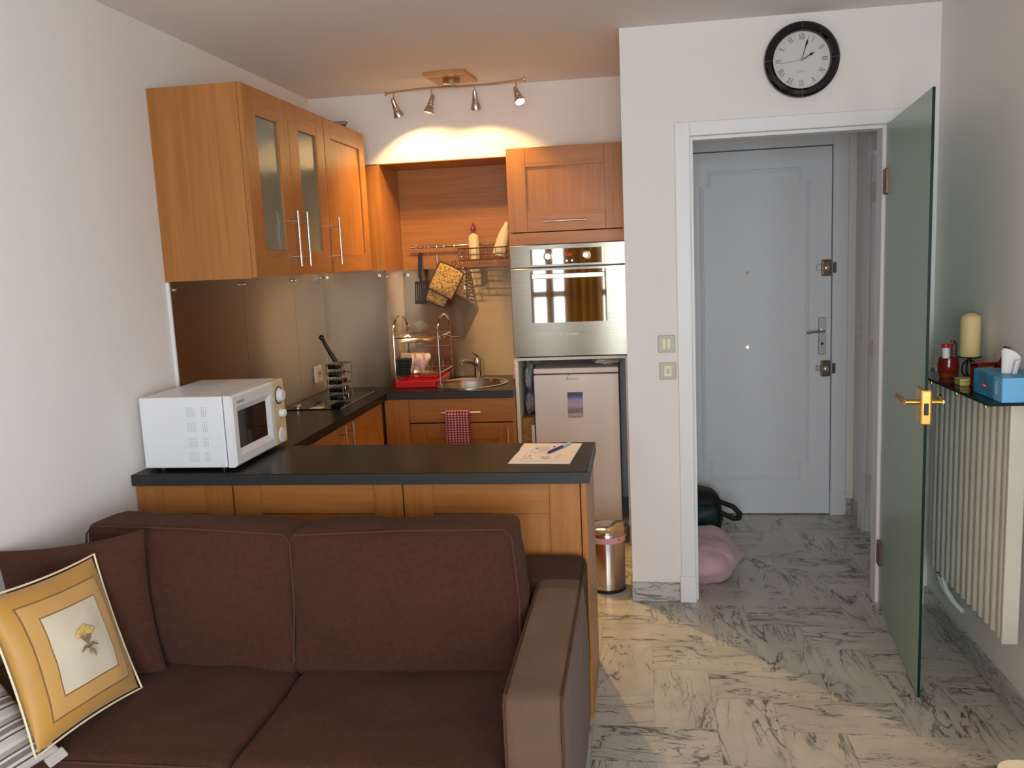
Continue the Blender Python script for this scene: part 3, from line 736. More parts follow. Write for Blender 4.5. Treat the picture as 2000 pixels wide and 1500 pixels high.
e.tube([on(.02, .05), on(0, -.06), on(-.02, -.18)], .0018, 5)
for s in (1, -1):
    e.tube([on(0, -.10), on(.07*s, -.06), on(.16*s, -.11)], [.001, .0042, .001], 5)
e.tube([on(0, -.10), on(.05, -.16), on(.06, -.24)], [.001, .004, .001], 5)
e.build('embroidery', ['gilt', 'olive'], mo, local=True)['label'] = 'gold thread flower spray'
p = MB(); q = []
for k in range(96):
    s, a = divmod(k, 24); a = -1+2*a/24
    u, v = ((a, -1), (1, a), (-a, 1), (-1, -a))[s]; q.append((.20*u*(1-.05*(1-v*v)), .20*v*(1-.05*(1-u*u)), 0))
p.tube(q, .0028, 6, closed=True); p.build('cord_trim', 'ivory', mo, local=True)
sc, so, _ = stand('scatter_cushion', 'striped grey, cream and brown cushion at the left front corner of the sofa seat', (-1.626, 1.658, .537), (.648, -.317, .692), (-.695, .125, .708), .345, .345, .12, 'stripe', 9.4, pinch=.06)
m = MB(); m.box(.128, .180, -.196, -.168, -.004, .004, .003); m.build('corner_tab', 'stripe', so, local=True)

# white table whose corner just reaches the frame
tb = thing('side_table', 'pale table with a rounded corner at the lower right edge of the view', 'table', (.98, 1.62, 0))
m = MB()
poly = arc((.80, 0, 1.85), .05, PI/2, PI, 6)
poly = [(x, z) for x, _, z in poly]+[(.75, 1.30), (1.19, 1.30), (1.19, 1.90)]
m.M = Matrix(((1, 0, 0, 0), (0, 0, 1, 0), (0, 1, 0, 0), (0, 0, 0, 1)))
m.prism(poly, .425, .45); m.weld(); m.build('tabletop', 'ivory', tb, smooth=False)
for x in (.80, 1.15):
    for y in (1.34, 1.84): MB().cyl((x, y, 0), (x, y, .425), .018).build('leg', 'melamine', tb)

# ------------------------------------------------------------------ worktop and base units
wt = MB()
XLR, XQ, YK, YF, XE, YBR = -1.404, -.6895, 3.2475, 2.784, -.178, 4.586
wt.mi = 0
wt.box(XL, XE, YF, YK, ZTB, ZT, .002)
wt.box(XL, XLR, YK, YB, ZTB, ZT, .0)
# back run with the round cut-out of the sink
SX, SY, SR = -.985, 4.880, .205
def slab_with_hole(mb, x0, x1, y0, y1, z0, z1, cx, cy, r, n=48):
    b = bmesh.new(); pts_o, pts_i = [], []
    for k in range(n):
        a = 2*PI*k/n; dx, dy = math.cos(a), math.sin(a)
        t = min((x1-cx)/dx if dx > 1e-9 else (x0-cx)/dx if dx < -1e-9 else 9e9, (y1-cy)/dy if dy > 1e-9 else (y0-cy)/dy if dy < -1e-9 else 9e9)
        pts_o.append((cx+dx*t, cy+dy*t)); pts_i.append((cx+dx*r, cy+dy*r))
    for X, Y in ((x0, y0), (x1, y0), (x1, y1), (x0, y1)):
        k = min(range(n), key=lambda q: (pts_o[q][0]-X)**2+(pts_o[q][1]-Y)**2); pts_o[k] = (X, Y)
    V = {}
    for z in (z0, z1): V[z] = ([b.verts.new((x, y, z)) for x, y in pts_o], [b.verts.new((x, y, z)) for x, y in pts_i])
    for k in range(n):
        k2 = (k+1) % n
        b.faces.new((V[z1][0][k], V[z1][0][k2], V[z1][1][k2], V[z1][1][k])); b.faces.new((V[z0][0][k2], V[z0][0][k], V[z0][1][k], V[z0][1][k2]))
        b.faces.new((V[z0][0][k], V[z0][0][k2], V[z1][0][k2], V[z1][0][k])); b.faces.new((V[z0][1][k2], V[z0][1][k], V[z1][1][k], V[z1][1][k2]))
    bmesh.ops.recalc_face_normals(b, faces=b.faces); mb._merge(b)
slab_with_hole(wt, XLR, XQ, YBR, YN, ZTB, ZT, SX, SY, SR)
wt.mi = 1
wt.box(XL+.001, XE+.0006, YF-.0012, YF, ZTB, ZT-.002).box(XE, XE+.0012, YF, YK, ZTB, ZT-.002).box(XLR, XQ, YBR-.0012, YBR, ZTB, ZT-.002)
wto = wt.build('worktop', ['top', 'top_edge'], None, smooth=False)
tag(wto, 'dark laminate kitchen worktop running from the peninsula along the wall to the sink', 'worktop')

# peninsula unit: back of shaker panels and an end panel
pn = thing('peninsula_unit', 'oak-veneered peninsula base unit with framed back panels behind the sofa', 'kitchen unit', (-1.0, 3.1, 0))
MB().box(XL+.002, -.215, 2.822, 3.225, .0, ZTB-.001).build('carcass', 'wz', pn, smooth=False)
mb = MB(); mb.box(-.2075, -.188, 2.801, 3.24, 0, ZTB-.001, .001); mb.build('end_panel', 'wz', pn, smooth=False)
for x0, x1 in ((-1.824, -1.451), (-1.449, -.8245), (-.8225, -.209)):
    shaker(pn, x0, 2.822, .02, x1-x0, ZTB-.024, 'S', st=.105, name='back_panel')

# left run, below the hob
lr = thing('base_cabinet', 'oak base cabinet with two doors under the hob', 'kitchen unit', (-1.6, 4.0, 0))
MB().box(XL+.002, -1.45, YK+.002, YB, .09, ZTB-.001).box(XL+.002, -1.49, YK+.002, YB, 0, .09).build('carcass', 'wz', lr, smooth=False)
d1 = shaker(lr, -1.45, 3.27, .10, .645, ZTB-.112, 'E', hmat='wy'); bar_handle(d1, -1.43, 3.863, .715, .26, 'E')
d2 = shaker(lr, -1.45, 3.917, .10, .645, ZTB-.112, 'E', hmat='wy'); bar_handle(d2, -1.43, 3.969, .715, .26, 'E')
# back run, below the sink
br = thing('base_cabinet', 'oak base cabinet with a wide drawer front under the sink', 'kitchen unit', (-1.05, 4.9, 0))
MB().box(-1.42, XQ-.002, 4.62, 5.0, .09, .10).box(-1.42, XQ-.002, 4.68, 5.0, 0, .09).box(-1.42, -1.40, 4.62, 5.1, .1, ZTB-.001).box(XQ-.02, XQ-.002, 4.62, 5.1, .1, ZTB-.001).build('carcass', 'wz', br, smooth=False)
MB().box(-1.425, -1.285, 4.60, 4.62, .10, ZTB-.003, .001).build('filler_strip', 'wz', br, smooth=False)
f = MB(); f.box(-1.283, -.6915, 4.60, 4.62, .712, ZTB-.004, .0015); f = f.build('drawer_front', 'wx', br, smooth=False)
bar_handle(f, -.984, 4.60, .770, .222, 'S', vertical=False, span=.8)
d = shaker(br, -1.283, 4.62, .10, .5915, .606, 'S', st=.09); bar_handle(d, -.728, 4.60, .585, .20, 'S')

# gingham towel over the drawer handle
def towel(u, v):
    # v runs from the back flap over the bar to the front hem
    L_ = .62; s = v*L_; x = -1.066+.132*u+(u-.5)*.020*max(0, s-.36)
    wv = .004*math.sin(u*9.0+s*8)
    if s < .30: return Vector((x, 4.587+.003+wv*.3, .774-.30+s))
    if s < .33:
        a = (s-.30)/.03*PI; return Vector((x, 4.569+.021*math.cos(a), .776+.010*math.sin(a)))
    return Vector((x, 4.548+wv, .774-(s-.33)*.82))
mb = MB(); mb.grid(towel, 14, 44); o = mb.build('tea_towel', 'gingham'); s = o.modifiers.new('solid', 'SOLIDIFY'); s.thickness = .0018
tag(o, 'red and white gingham tea towel hanging over the drawer handle below the sink', 'towel')

# ------------------------------------------------------------------ splashback sheets
def sheet(label, box_, screws):
    t = thing('splashback_panel', label, 'splashback', ((box_[0]+box_[1])/2, (box_[2]+box_[3])/2, box_[4]), group='steel splashback panels')
    MB().box(*box_).build('sheet', 'steel', t, smooth=False)
    for p, ax in screws:
        q = Vector(p)+Vector(ax)*.004
        s = MB().cyl(p, q, .0085, seg=12).sph(q, .006, 1, 1, 1, 10, 6).build('screw', 'chrome', t)
    return t
xs = XL+.0035
E_ = (1, 0, 0); S_ = (0, -1, 0)
sheet('steel splashback sheet nearest the viewer, above the microwave', (XL, xs, 3.16, 3.795, ZT, 1.566), [((xs, 3.20, 1.535), E_), ((xs, 3.77, 1.535), E_)])
sheet('steel splashback sheet in the middle of the left wall', (XL, xs, 3.797, 4.402, ZT, 1.566), [((xs, 3.82, 1.535), E_), ((xs, 4.38, 1.535), E_)])
sheet('steel splashback sheet behind the hob on the left wall', (XL, xs, 4.404, YB, ZT, 1.566), [((xs, 4.43, 1.535), E_), ((xs, 4.80, 1.535), E_)])
sheet('grey steel sheet on the front of the boxed corner by the black stack', (xs, -1.4435, YB, YB+.0035, ZT, 1.566), [((-1.79, YB, 1.535), S_), ((-1.475, YB, 1.535), S_)])
sheet('bright narrow steel sheet on the side of the boxed corner', (-1.447, -1.4435, YB+.004, YN-.004, ZT, 1.556), [((-1.4435, 4.87, 1.525), E_), ((-1.4435, 5.17, 1.525), E_)])
sheet('wide steel splashback sheet behind the sink', (-1.447, -.684, YN-.003, YN+.004, ZT, 1.556), [((-1.41, YN-.003, 1.525), S_), ((-1.20, YN-.003, 1.525), S_), ((-.72, YN-.003, 1.525), S_)])
struct(MB().box(XL, XL+.012, 3.146, 3.159, ZT, 1.566, .002).build('trim_4', 'white', smooth=False), 'thin white strip at the edge of the steel splashback')

# ------------------------------------------------------------------ upper cabinets
U0, U1, XC, Y0 = 1.568, 2.295, -1.4655, 3.1455
def carcass(y0, y1, name_, label, open_=True):
    t = thing(name_, label, 'wall cabinet', ((XL+XC)/2, (y0+y1)/2, U0))
    m = MB(); k = .018
    m.mi = 0
    m.box(XL+.001, XC, y0, y0+k, U0, U1).box(XL+.001, XC, y1-k, y1, U0, U1)
    m.mi = 1
    m.box(XL+.001, XC, y0+k, y1-k, U0, U0+k).box(XL+.001, XC, y0+k, y1-k, U1-k, U1).box(XL+.001, XL+.006, y0+k, y1-k, U0+k, U1-k)
    for z in (1.795, 2.045): m.box(XL+.006, XC-.03, y0+k, y1-k, z, z+.016)
    m.build('carcass', ['wz', 'melamine'], t, smooth=False); return t
gc = carcass(Y0, 3.993, 'wall_cabinet', 'oak wall cabinet with two narrow frosted glass doors')
a = shaker(gc, XC, Y0+.001, U0, .4215, U1-U0, 'E', st=.105, hmat='wy', glass=True); bar_handle(a, XC+.02, 3.518, 1.722, .232, 'E')
b = shaker(gc, XC, 3.5695, U0, .4225, U1-U0, 'E', st=.105, hmat='wy', glass=True); bar_handle(b, XC+.02, 3.622, 1.722, .232, 'E')
pc = carcass(3.995, 4.602, 'wall_cabinet', 'oak wall cabinet with one solid panelled door beside the glass-doored cabinet')
a = shaker(pc, XC, 3.995, U0, .607, U1-U0, 'E', st=.09, hmat='wy'); bar_handle(a, XC+.02, 4.028, 1.720, .224, 'E')
# coil of cable lying on the cabinets
c_ = MB()
for k in range(4): c_.tube([(-1.55+(.075+.006*k)*math.cos(2*PI*i/28), 4.38+(.085-.005*k)*math.sin(2*PI*i/28), 2.300+.008*k+.004*math.sin(i)) for i in range(28)], .0022, 6, closed=True)
tag(c_.build('cable_coil', 'black'), 'dark coil of cable lying on top of the wall cabinet', 'cable')
mb = MB()
cups = [('bowl', -1.64, 3.36), ('bowl', -1.64, 3.78)]
for i, (nm, x, y) in enumerate(cups):
    tag(MB().lathe([(0, 0), (.045, 0), (.05, .012), (.085, .075), (.081, .075), (.045, .016), (0, .014)], (x, y, 1.8115)).build(nm, 'mw_white'), 'pale bowl behind the frosted glass of the %s glass door' % ('left' if i == 0 else 'right'), 'bowl')

# niche panelling: cheek, back panel and hood board
ng = thing('niche_panelling', 'oak panelling of the recess over the sink, with side cheek, back panel and top board', 'panelling', (-1.1, 5.0, 1.556))
MB().box(-1.515, -1.4345, YB-.016, YB-.001, 1.562, 2.152, .001).build('front_strip', 'wz', ng, smooth=False)
MB().box(-1.4465, -1.4345, YB, YN-.001, 1.556, 2.155).build('side_cheek', 'wz', ng, smooth=False)
MB().box(-1.434, -.692, YN-.012, YN-.0005, 1.556, 2.155).build('back_panel', 'wx', ng, smooth=False)
MB().box(-1.45, -.692, YB+.001, YN, 2.1555, 2.1595).build('top_board', 'wx', ng, smooth=False)

# ------------------------------------------------------------------ tall unit, oven, fridge
TX0, TX1, TY = -.689, -.0605, 4.674
tu = thing('tall_unit', 'tall oak unit housing the oven, with a flap door above and an open bay below', 'kitchen unit', (-.375, 4.95, 0))
m = MB()
m.mi = 0
m.box(TX0, TX0+.018, TY+.02, 5.21, 1.05, 2.142).box(TX1-.018, TX1, TY+.02, 5.21, 1.05, 2.142).box(TX0, TX0+.018, TY+.02, 4.826, 2.142, 2.178).box(TX1-.018, TX1, TY+.02, 4.826, 2.142, 2.178)
m.box(TX0+.018, TX1-.018, TY+.02, 4.825, 2.16, 2.178).box(TX0+.018, TX1-.018, TY+.02, 5.2, 1.666, 1.684)
m.mi = 1
m.box(TX0, TX0+.018, TY+.02, 5.21, 0, 1.05).box(TX1-.018, TX1, TY+.02, 5.21, 0, 1.05)
m.box(TX0+.018, TX1-.018, TY+.012, 5.2, .088, .106).box(TX0+.018, TX1-.018, TY+.012, 5.2, 1.036, 1.052)
m.build('carcass', ['wz', 'melamine'], tu, smooth=False)
MB().box(TX0+.001, TX0+.020, TY, TY+.02, .09, 1.05, .001).box(TX1-.020, TX1-.001, TY, TY+.02, .09, 1.05, .001).box(TX0+.020, TX1-.020, TY, TY+.02, 1.036, 1.052, .001).box(TX0+.020, TX1-.020, TY, TY+.02, .088, .106, .001).build('white_edging', 'melamine', tu, smooth=False)['label'] = 'white edging of the fridge bay'
MB().box(TX0+.02, TX1-.02, 4.735, 4.75, 0, .088).build('plinth', 'wx', tu, smooth=False)
d = shaker(tu, TX0+.001, TY+.02, 1.734, TX1-TX0-.002, .446, 'S', st=.103); bar_handle(d, -.379, TY, 1.787, .235, 'S', vertical=False, span=.7)
MB().box(TX0+.001, TX1-.001, TY, TY+.02, 1.668, 1.730, .001).build('filler_strip', 'wx', tu, smooth=False)
m = MB()
for k in range(6): m.box(TX1-.0195, TX1-.0185, 4.72, 5.19, .12+.148*k, .12+.148*k+.146)
m.build('side_lining', mat('slate_lining', (.10, .135, .14), .5), tu, smooth=False)['label'] = 'grey-blue lined side of the fridge bay'

ov = thing('oven', 'built-in stainless steel oven with a dark mirrored window', 'oven', (-.375, 4.9, 1.056))
MB().box(TX0+.03, TX1-.03, TY+.012, 5.18, 1.056, 1.660).build('body', 'black', ov, smooth=False)
cp = MB().box(TX0+.002, TX1-.004, TY-.012, TY+.012, 1.5455, 1.664, .002).build('control_panel', 'oven_steel', ov, smooth=False)
MB().box(-.575, -.178, TY-.0135, TY-.012, 1.558, 1.640).build('fascia_glass', 'oven_glass', cp, smooth=False)
for x in (-.4785, -.2735):
    kb = MB().lathe([(0, 0), (.024, 0), (.024, .004), (.019, .006), (.0175, .026), (.015, .029), (0, .029)], (x, TY-.0135, 1.600), 'Y').build('knob', 'chrome', cp)
    MB().box(x-.0012, x+.0012, TY-.0435, TY-.0405, 1.603, 1.616).build('pointer', 'black', kb, smooth=False)
t = MB(); text(t, '12:30', .022, Matrix.Translation((-.374, TY-.0138, 1.606)) @ FRONT, .0002); t.build('clock_display', emit_mat('red_digits', (.55, .03, .01), .9), cp, smooth=False)
for x in (-.405, -.378, -.350): MB().cyl((x, TY-.0135, 1.574), (x, TY-.019, 1.574), .005).build('button', 'chrome', cp)
od = MB().box(TX0+.002, TX1-.004, TY-.014, TY+.012, 1.058, 1.540, .002).build('door', 'oven_steel', ov, smooth=False)
MB().box(-.579, -.170, TY-.0155, TY-.014, 1.244, 1.526).build('window', 'oven_glass', od, smooth=False)
m = MB(); m.box(-.567, -.176, TY-.052, TY-.040, 1.482, 1.508, .003)
for x in (-.552, -.192): m.box(x-.008, x+.008, TY-.042, TY-.014, 1.486, 1.504, .002)
m.build('handle', 'satin', od, smooth=False)
t = MB(); text(t, 'ROSIERES', .0155, Matrix.Translation((-.362, TY-.0142, 1.178)) @ FRONT, .0003)
t.build('logo', 'white_print', od, smooth=False)
t = MB(); t.M = Matrix.Translation((-.420, TY-.0142, 1.178)) @ Matrix.Rotation(PI/4, 4, 'Y'); t.box(-.004, .004, -.0004, 0, -.004, .004); t.build('logo_mark', 'white_print', od, smooth=False)

FX0, FX1, FY = -.589, -.1195, 4.700
fg = thing('fridge', 'small white fridge standing in the bay under the oven', 'fridge', ((FX0+FX1)/2, 4.95, .107))
MB().box(FX0+.004, FX1-.004, FY+.052, 5.19, .120, .952, .004).build('body', 'fridge', fg, smooth=False)
MB().box(FX0, FX1, FY, 5.19, .9565, .986, .007, 2).build('top_lid', 'fridge', fg, smooth=False)
fd = MB().box(FX0, FX1, FY, FY+.050, .112, .950, .009, 3).build('door', 'fridge', fg, smooth=True)
t = MB(); text(t, 'Whirlpool', .0145, Matrix.Translation((-.376, FY-.0004, .9255)) @ FRONT, .0003)
t.build('logo', 'ink', fd, smooth=False)
MB().tube(arc((-.372, FY-.0004, .921), .034, PI*.62, PI*1.02, 8), .0011, 5).build('logo_swoosh', 'ink', fd)
for x in (FX0+.05, FX1-.05):
    for y in (FY+.09, 5.14): MB().cyl((x, y, .106), (x, y, .121), .014).build('foot', 'black', fg)
MB().box(-.404, -.319, FY-.0016, FY-.0004, .7075, .851).build('postcard', 'postcard', smooth=False)
tag(D.objects['postcard'], 'postcard with a violet and pink view stuck on the fridge door', 'postcard')
def crumple(name, label, c, s, mname, seed, cat='bag', n=26, amp=.28, **k):
    b = bmesh.new(); bmesh.ops.create_uvsphere(b, u_segments=n, v_segments=n//2, radius=1)
    for v in b.verts:
        p = v.co.copy(); d_ = 1+amp*(noise.noise(p*1.9+Vector((seed, 0, 0)))+.5*noise.noise(p*4.2+Vector((0, seed, 0))))
        q = Vector((p.x*d_*s[0], p.y*d_*s[1], p.z*d_*s[2])); q.z = max(q.z, -s[2]*.98)
        v.co = q+Vector(c)
    m = MB(); m._merge(b); return tag(m.build(name, mname), label, cat)
cb = MB().box(-.668, -.596, 4.73, 5.05, .107, .705, .002).build('cork_board', 'cork', smooth=False); tag(cb, 'brown board standing beside the fridge below the plastic bags', 'board')
wb = MB().box(-.6145, -.596, 4.712, 4.728, .107, .665, .002).build('white_strip', 'melamine', smooth=False); tag(wb, 'narrow white strip standing upright between the brown board and the fridge', 'strip')
crumple('plastic_bag', 'crumpled clear plastic bag stuffed beside the fridge above the brown board', (-.630, 4.88, .775), (.030, .12, .068), 'plastic_bag', 1.1)
crumple('plastic_bag', 'grey crumpled plastic bag wedged at the top left of the fridge bay', (-.630, 4.88, .925), (.028, .12, .085), 'plastic_bag', 4.6)
crumple('carrier_bag', 'white crumpled bag lying on top of the fridge at the right', (-.185, 4.84, 1.007), (.075, .09, .021), 'grey_bag', 7.7)

# ------------------------------------------------------------------ sink, tap and things by it
sk = thing('sink', 'round stainless steel sink set into the worktop', 'sink', (SX, SY, ZT))
mo_ = MB().lathe([(.222, .0), (.222, .0035), (.214, .006), (.206, .005), (.196, .0005), (.186, -.02), (.178, -.11), (.160, -.135), (.05, -.142), (.0, -.142), (0, -.145), (.052, -.145), (.163, -.139), (.182, -.112), (.190, -.02), (.200, -.003), (.214, .002), (.2215, 0)], (SX, SY, ZT+.0006), 'Z', 56).build('basin', 'sink_steel', sk)
MB().lathe([(0, 0), (.034, 0), (.036, .003), (.028, .004), (0, .002)], (SX, SY, ZT-.1412)).build('drain', 'chrome', sk)
tp = thing('tap', 'chrome mixer tap standing behind the sink', 'tap', (-.985, 5.135, ZT))
MB().lathe([(0, 0), (.028, 0), (.028, .006), (.023, .010), (.022, .085), (.024, .10), (.020, .118), (0, .122)], (-.985, 5.135, ZT+.0006)).build('body', 'chrome', tp)
MB().tube([(-.985, 5.13, ZT+.07), (-1.01, 5.09, ZT+.098), (-1.045, 5.03, ZT+.112), (-1.055, 5.005, ZT+.106), (-1.056, 5.0, ZT+.09)], [.015, .0125, .011, .011, .010], 12).build('spout', 'chrome', tp)
MB().tube([(-.985, 5.135, ZT+.118), (-.99, 5.12, ZT+.138), (-1.0, 5.06, ZT+.158)], [.012, .009, .006], 10).build('lever', 'chrome', tp)
wl = MB().lathe([(0, 0), (.012, 0), (.012, .088), (.009, .094), (0, .094)], (-.742, 5.03, ZT+.0006)).build('brush_tube', 'pink_bag'); tag(wl, 'slim pale tube standing upright on the worktop beside the tall unit', 'tube')
MB().lathe([(0, 0), (.008, 0), (.009, .014), (0, .020)], (-.742, 5.03, ZT+.0946)).build('cap', 'cream', wl)

# dish rack
DX0, DX1, DY0, DY1 = -1.408, -1.145, 4.80, 5.13
rk = thing('dish_rack', 'two-tier chrome dish rack standing beside the sink', 'dish rack', ((DX0+DX1)/2, (DY0+DY1)/2, ZT))
z0 = ZT+.004
for x in (DX0, DX1):
    m = MB()
    pts = [(x, DY0, z0), (x, DY0, ZT+.30)]+[(x, (DY0+DY1)/2-(DY1-DY0)/2*math.cos(a), ZT+.30+.105*math.sin(a)) for a in [PI*k/12 for k in range(1, 12)]]+[(x, DY1, ZT+.30), (x, DY1, z0)]
    m.tube(pts, .0058, 8); m.build('side_hoop', 'chrome', rk)
def tier(z, nm, n=9, lip=.022):
    m = MB()
    for y in (DY0, DY1): m.cyl((DX0, y, z), (DX1, y, z), .0042, seg=8)
    for x in (DX0, DX1): m.cyl((x, DY0, z), (x, DY1, z), .0042, seg=8)
    for k in range(1, n+1):
        y = DY0+(DY1-DY0)*k/(n+1); m.tube([(DX0, y, z), (DX0+.03, y, z-lip), (DX1-.03, y, z-lip), (DX1, y, z)], .0022, 6)
    m.build(nm, 'chrome', rk)
tier(ZT+.075, 'lower_tier'); tier(ZT+.285, 'upper_tier', 10, .03)
m = MB(); m.tube([(DX1, 4.86, ZT+.285), (DX1+.04, 4.86, ZT+.288), (DX1+.075, 4.86, ZT+.275), (DX1+.115, 4.86, ZT+.278)], .0048, 8); m.build('cup_hook', 'chrome', rk); MB().cyl((DX0, DY1, ZT+.20), (DX1, DY1, ZT+.20), .004).build('cross_bar', 'chrome', rk)
m = MB()
for k in range(5):
    y = 4.86+.05*k; m.tube([(DX0+.04, y, ZT+.285)]+[(DX0+.095-.055*math.cos(a), y, ZT+.285+.075*math.sin(a)) for a in [PI*q/10 for q in range(1, 10)]]+[(DX0+.15, y, ZT+.285)], .002, 6)
m.build('plate_divider', 'chrome', rk)
m = MB(); m.box(DX0+.006, DX1+.06-.07, DY0-.045, DY1-.008, ZT+.0006, ZT+.007, .003)
for a in ((DX0+.006, DX1-.010, DY0-.050, DY0-.040), (DX0+.006, DX1-.010, DY1-.018, DY1-.008), (DX0+.006, DX0+.014, DY0-.05, DY1-.008), (DX1-.018, DX1-.010, DY0-.05, DY1-.008)): m.box(*a, ZT+.0006, ZT+.040, .003)
tr = m.build('drip_tray', 'red', rk, smooth=False); tr['label'] = 'red plastic drip tray'
cbk = thing('cutlery_basket', 'black slatted cutlery basket at the left front of the dish rack', 'basket', (-1.358, 4.825, ZT+.066))
m = MB()
for k in range(6): m.box(-1.398, -1.318, 4.792, 4.858, ZT+.066+.017*k, ZT+.066+.017*k+.012, .001)
for x in (-1.398, -1.358, -1.318):
    for y in (4.792, 4.858): m.box(x-.003, x+.003, y-.003, y+.003, ZT+.066, ZT+.166)
m.box(-1.396, -1.320, 4.794, 4.856, ZT+.066, ZT+.069); m.build('basket_body', 'black', cbk, smooth=False)
cl = MB()
def cloth(u, v):
    # a cloth gathered over the front rail, two pointed ends hanging down
    x = -1.315+.11*u; dip = (.100-.055*abs(math.sin(u*PI*1.5)))*1.0
    return Vector((x+.010*math.sin(v*5), 4.815-.020*math.sin(PI*min(1, v*1.0))+.010*math.sin(u*14), ZT+.190-v*dip*1.35))
cl.grid(cloth, 20, 14); o = cl.build('dish_cloth', 'pink_pale' if 'pink_pale' in M else mat('pale_pink_cloth', (.72, .52, .47), .9, bump=.2, bscale=120)); s = o.modifiers.new('solid', 'SOLIDIFY'); s.thickness = .004
tag(o, 'pale pink cloth hanging in the lower tier of the dish rack', 'cloth')
m = MB(); m.box(-1.40, -1.26, 4.90, 4.925, ZT+.08, ZT+.185, .003); bd = m.build('chopping_board', mat('pale_board', (.62, .46, .27), .6), smooth=False); tag(bd, 'pale board standing in the dish rack behind the black basket', 'board')
m = MB()
for k, (x, y) in enumerate(((-1.235, 4.90), (-1.185, 4.96))):
    g = MB().lathe([(0, 0), (.022, 0), (.028, .085), (.0265, .085), (.0205, .004), (0, .004)], (x, y, ZT+.0585)).build('glass_tumbler', glass_mat('clear_glass_%d' % k, (.95, .95, .95), .02, 1.0)); tag(g, 'clear tumbler in the dish rack, %s' % ('right behind the pink cloth' if k == 0 else 'nearest the tap'), 'glass', 'tumblers in the dish rack')

# ------------------------------------------------------------------ hob and the black stack on it
hb = thing('hob', 'black ceramic glass hob set in the worktop along the left wall', 'hob', (-1.63, 4.36, ZT))
MB().box(-1.797, -1.492, 4.078, 4.640, ZT+.0004, ZT+.0045, .0015).build('glass', 'hob', hb, smooth=False)
MB().box(-1.4935, -1.4885, 4.076, 4.642, ZT+.0004, ZT+.0055, .001).build('front_trim', 'satin', hb, smooth=False)
MB().lathe([(0, 0), (.021, 0), (.021, .012), (.017, .017), (0, .018)], (-1.735, 4.115, ZT+.0045)).build('knob', 'chrome', hb)
MB().box(-1.662, -1.60, 4.09, 4.15, ZT+.0045, ZT+.0050).build('sticker', 'switch_plate', hb, smooth=False)
st = thing('pan_stand', 'chrome wire stand holding a stack of small black pans, on the hob', 'pan stand', (-1.575, 4.30, ZT+.0045))
m = MB(); zb = ZT+.0045
for x, y in ((-1.625, 4.27), (-1.535, 4.25), (-1.52, 4.36), (-1.61, 4.38)): m.tube([(x+(.012 if x < -1.57 else -.012), y, zb+.205), (x, y, zb+.20), (x, y, zb+.006), (x+(-.018 if x < -1.57 else .018), y, zb+.004)], .0030, 8)
for z in (.05, .10, .15, .20):
    m.tube([(-1.625, 4.27, zb+z), (-1.535, 4.25, zb+z), (-1.52, 4.36, zb+z), (-1.61, 4.38, zb+z)], .0026, 6, closed=True)
m.build('wire_frame', 'chrome', st)
for k in range(5):
    z = zb+.012+.041*k; sft = .005*k
    o = MB().box(-1.618-.0*sft, -1.532-sft*1.5, 4.268, 4.362, z, z+.026, .006, 2).box(-1.60, -1.562, 4.235, 4.27, z+.010, z+.020, .003).build('pan', 'black_gloss', st, smooth=False)
lg = thing('long_handled_ladle', 'black long-handled utensil leaning up to the left out of the pan stand', 'utensil', (-1.60, 4.31, 1.11))
MB().tube([(-1.588, 4.315, 1.105), (-1.606, 4.318, 1.135), (-1.640, 4.326, 1.19), (-1.656, 4.33, 1.222)], [.013, .013, .011, .010], 8).sph((-1.661, 4.331, 1.230), .015, 1, .7, 1, 10, 8).build('handle', 'black', lg)
ws = thing('wall_socket', 'cream wall socket on the steel sheet behind the hob', 'socket', (XL+.004, 4.63, 1.0))
MB().box(XL+.0036, XL+.022, 4.585, 4.675, .952, 1.046, .006, 2).build('plate', 'socket', ws, smooth=False)
MB().cyl((XL+.022, 4.63, .999), (XL+.024, 4.63, .999), .024, seg=20).build('socket_face', 'switch_plate', ws)
MB().box(XL+.024, XL+.026, 4.62, 4.64, .996, 1.006).build('slot', 'black', ws, smooth=False)

# ------------------------------------------------------------------ utensil rail on the niche back panel
RY, RZ_ = 5.165, 1.690
rl = thing('utensil_rail', 'chrome utensil rail across the niche back panel', 'rail', (-1.07, RY, RZ_))
MB().cyl((-1.372, RY, RZ_), (-.742, RY, RZ_), .0075, seg=14).build('bar', 'chrome', rl)
for x in (-1.345, -.99, -.76): MB().cyl((x, YN-.012, RZ_), (x, RY, RZ_), .006).cyl((x, YN-.012, RZ_), (x, YN-.016, RZ_), .013).build('bracket', 'chrome', rl)
def hook(x, drop=.045):
    m = MB(); m.tube([(x, RY, RZ_-.004)]+[(x, RY-.0115*math.sin(a), RZ_+.0115*math.cos(a)) for a in (PI*.02, PI*.35, PI*.65, PI*.9)]+[(x, RY-.010, RZ_-drop+.012)]+[(x, RY-.010-.010*(1-math.cos(a)), RZ_-drop-.008*math.sin(a)) for a in (PI*.3, PI*.7, PI)], .0018, 6)
    return m.build('hook', 'chrome', rl)
for x in (-1.305, -1.255, -1.205, -1.160, -1.095): hook(x)
UY = RY-.022
tn = thing('slotted_turner', 'black slotted turner hanging at the left end of the utensil rail', 'utensil', (-1.305, UY, 1.64))
m = MB(); m.M = Matrix.Translation((-1.305, UY, 1.652)) @ Matrix.Rotation(.05, 4, 'Y')
m.box(-.015, .015, -.006, .006, -.150, -.006, .005, 2); m.cyl((0, .005, -.006), (0, -.005, -.006), .012); m.box(-.006, .006, -.003, .003, -.175, -.14, .002)
for k in range(6):
    x = -.032+.0128*k; m.box(x-.004, x+.004, -.0015, .0015, -.292, -.17)
m.box(-.037, .037, -.002, .002, -.187, -.168, .001); m.box(-.037, .037, -.002, .002, -.305, -.285, .001)
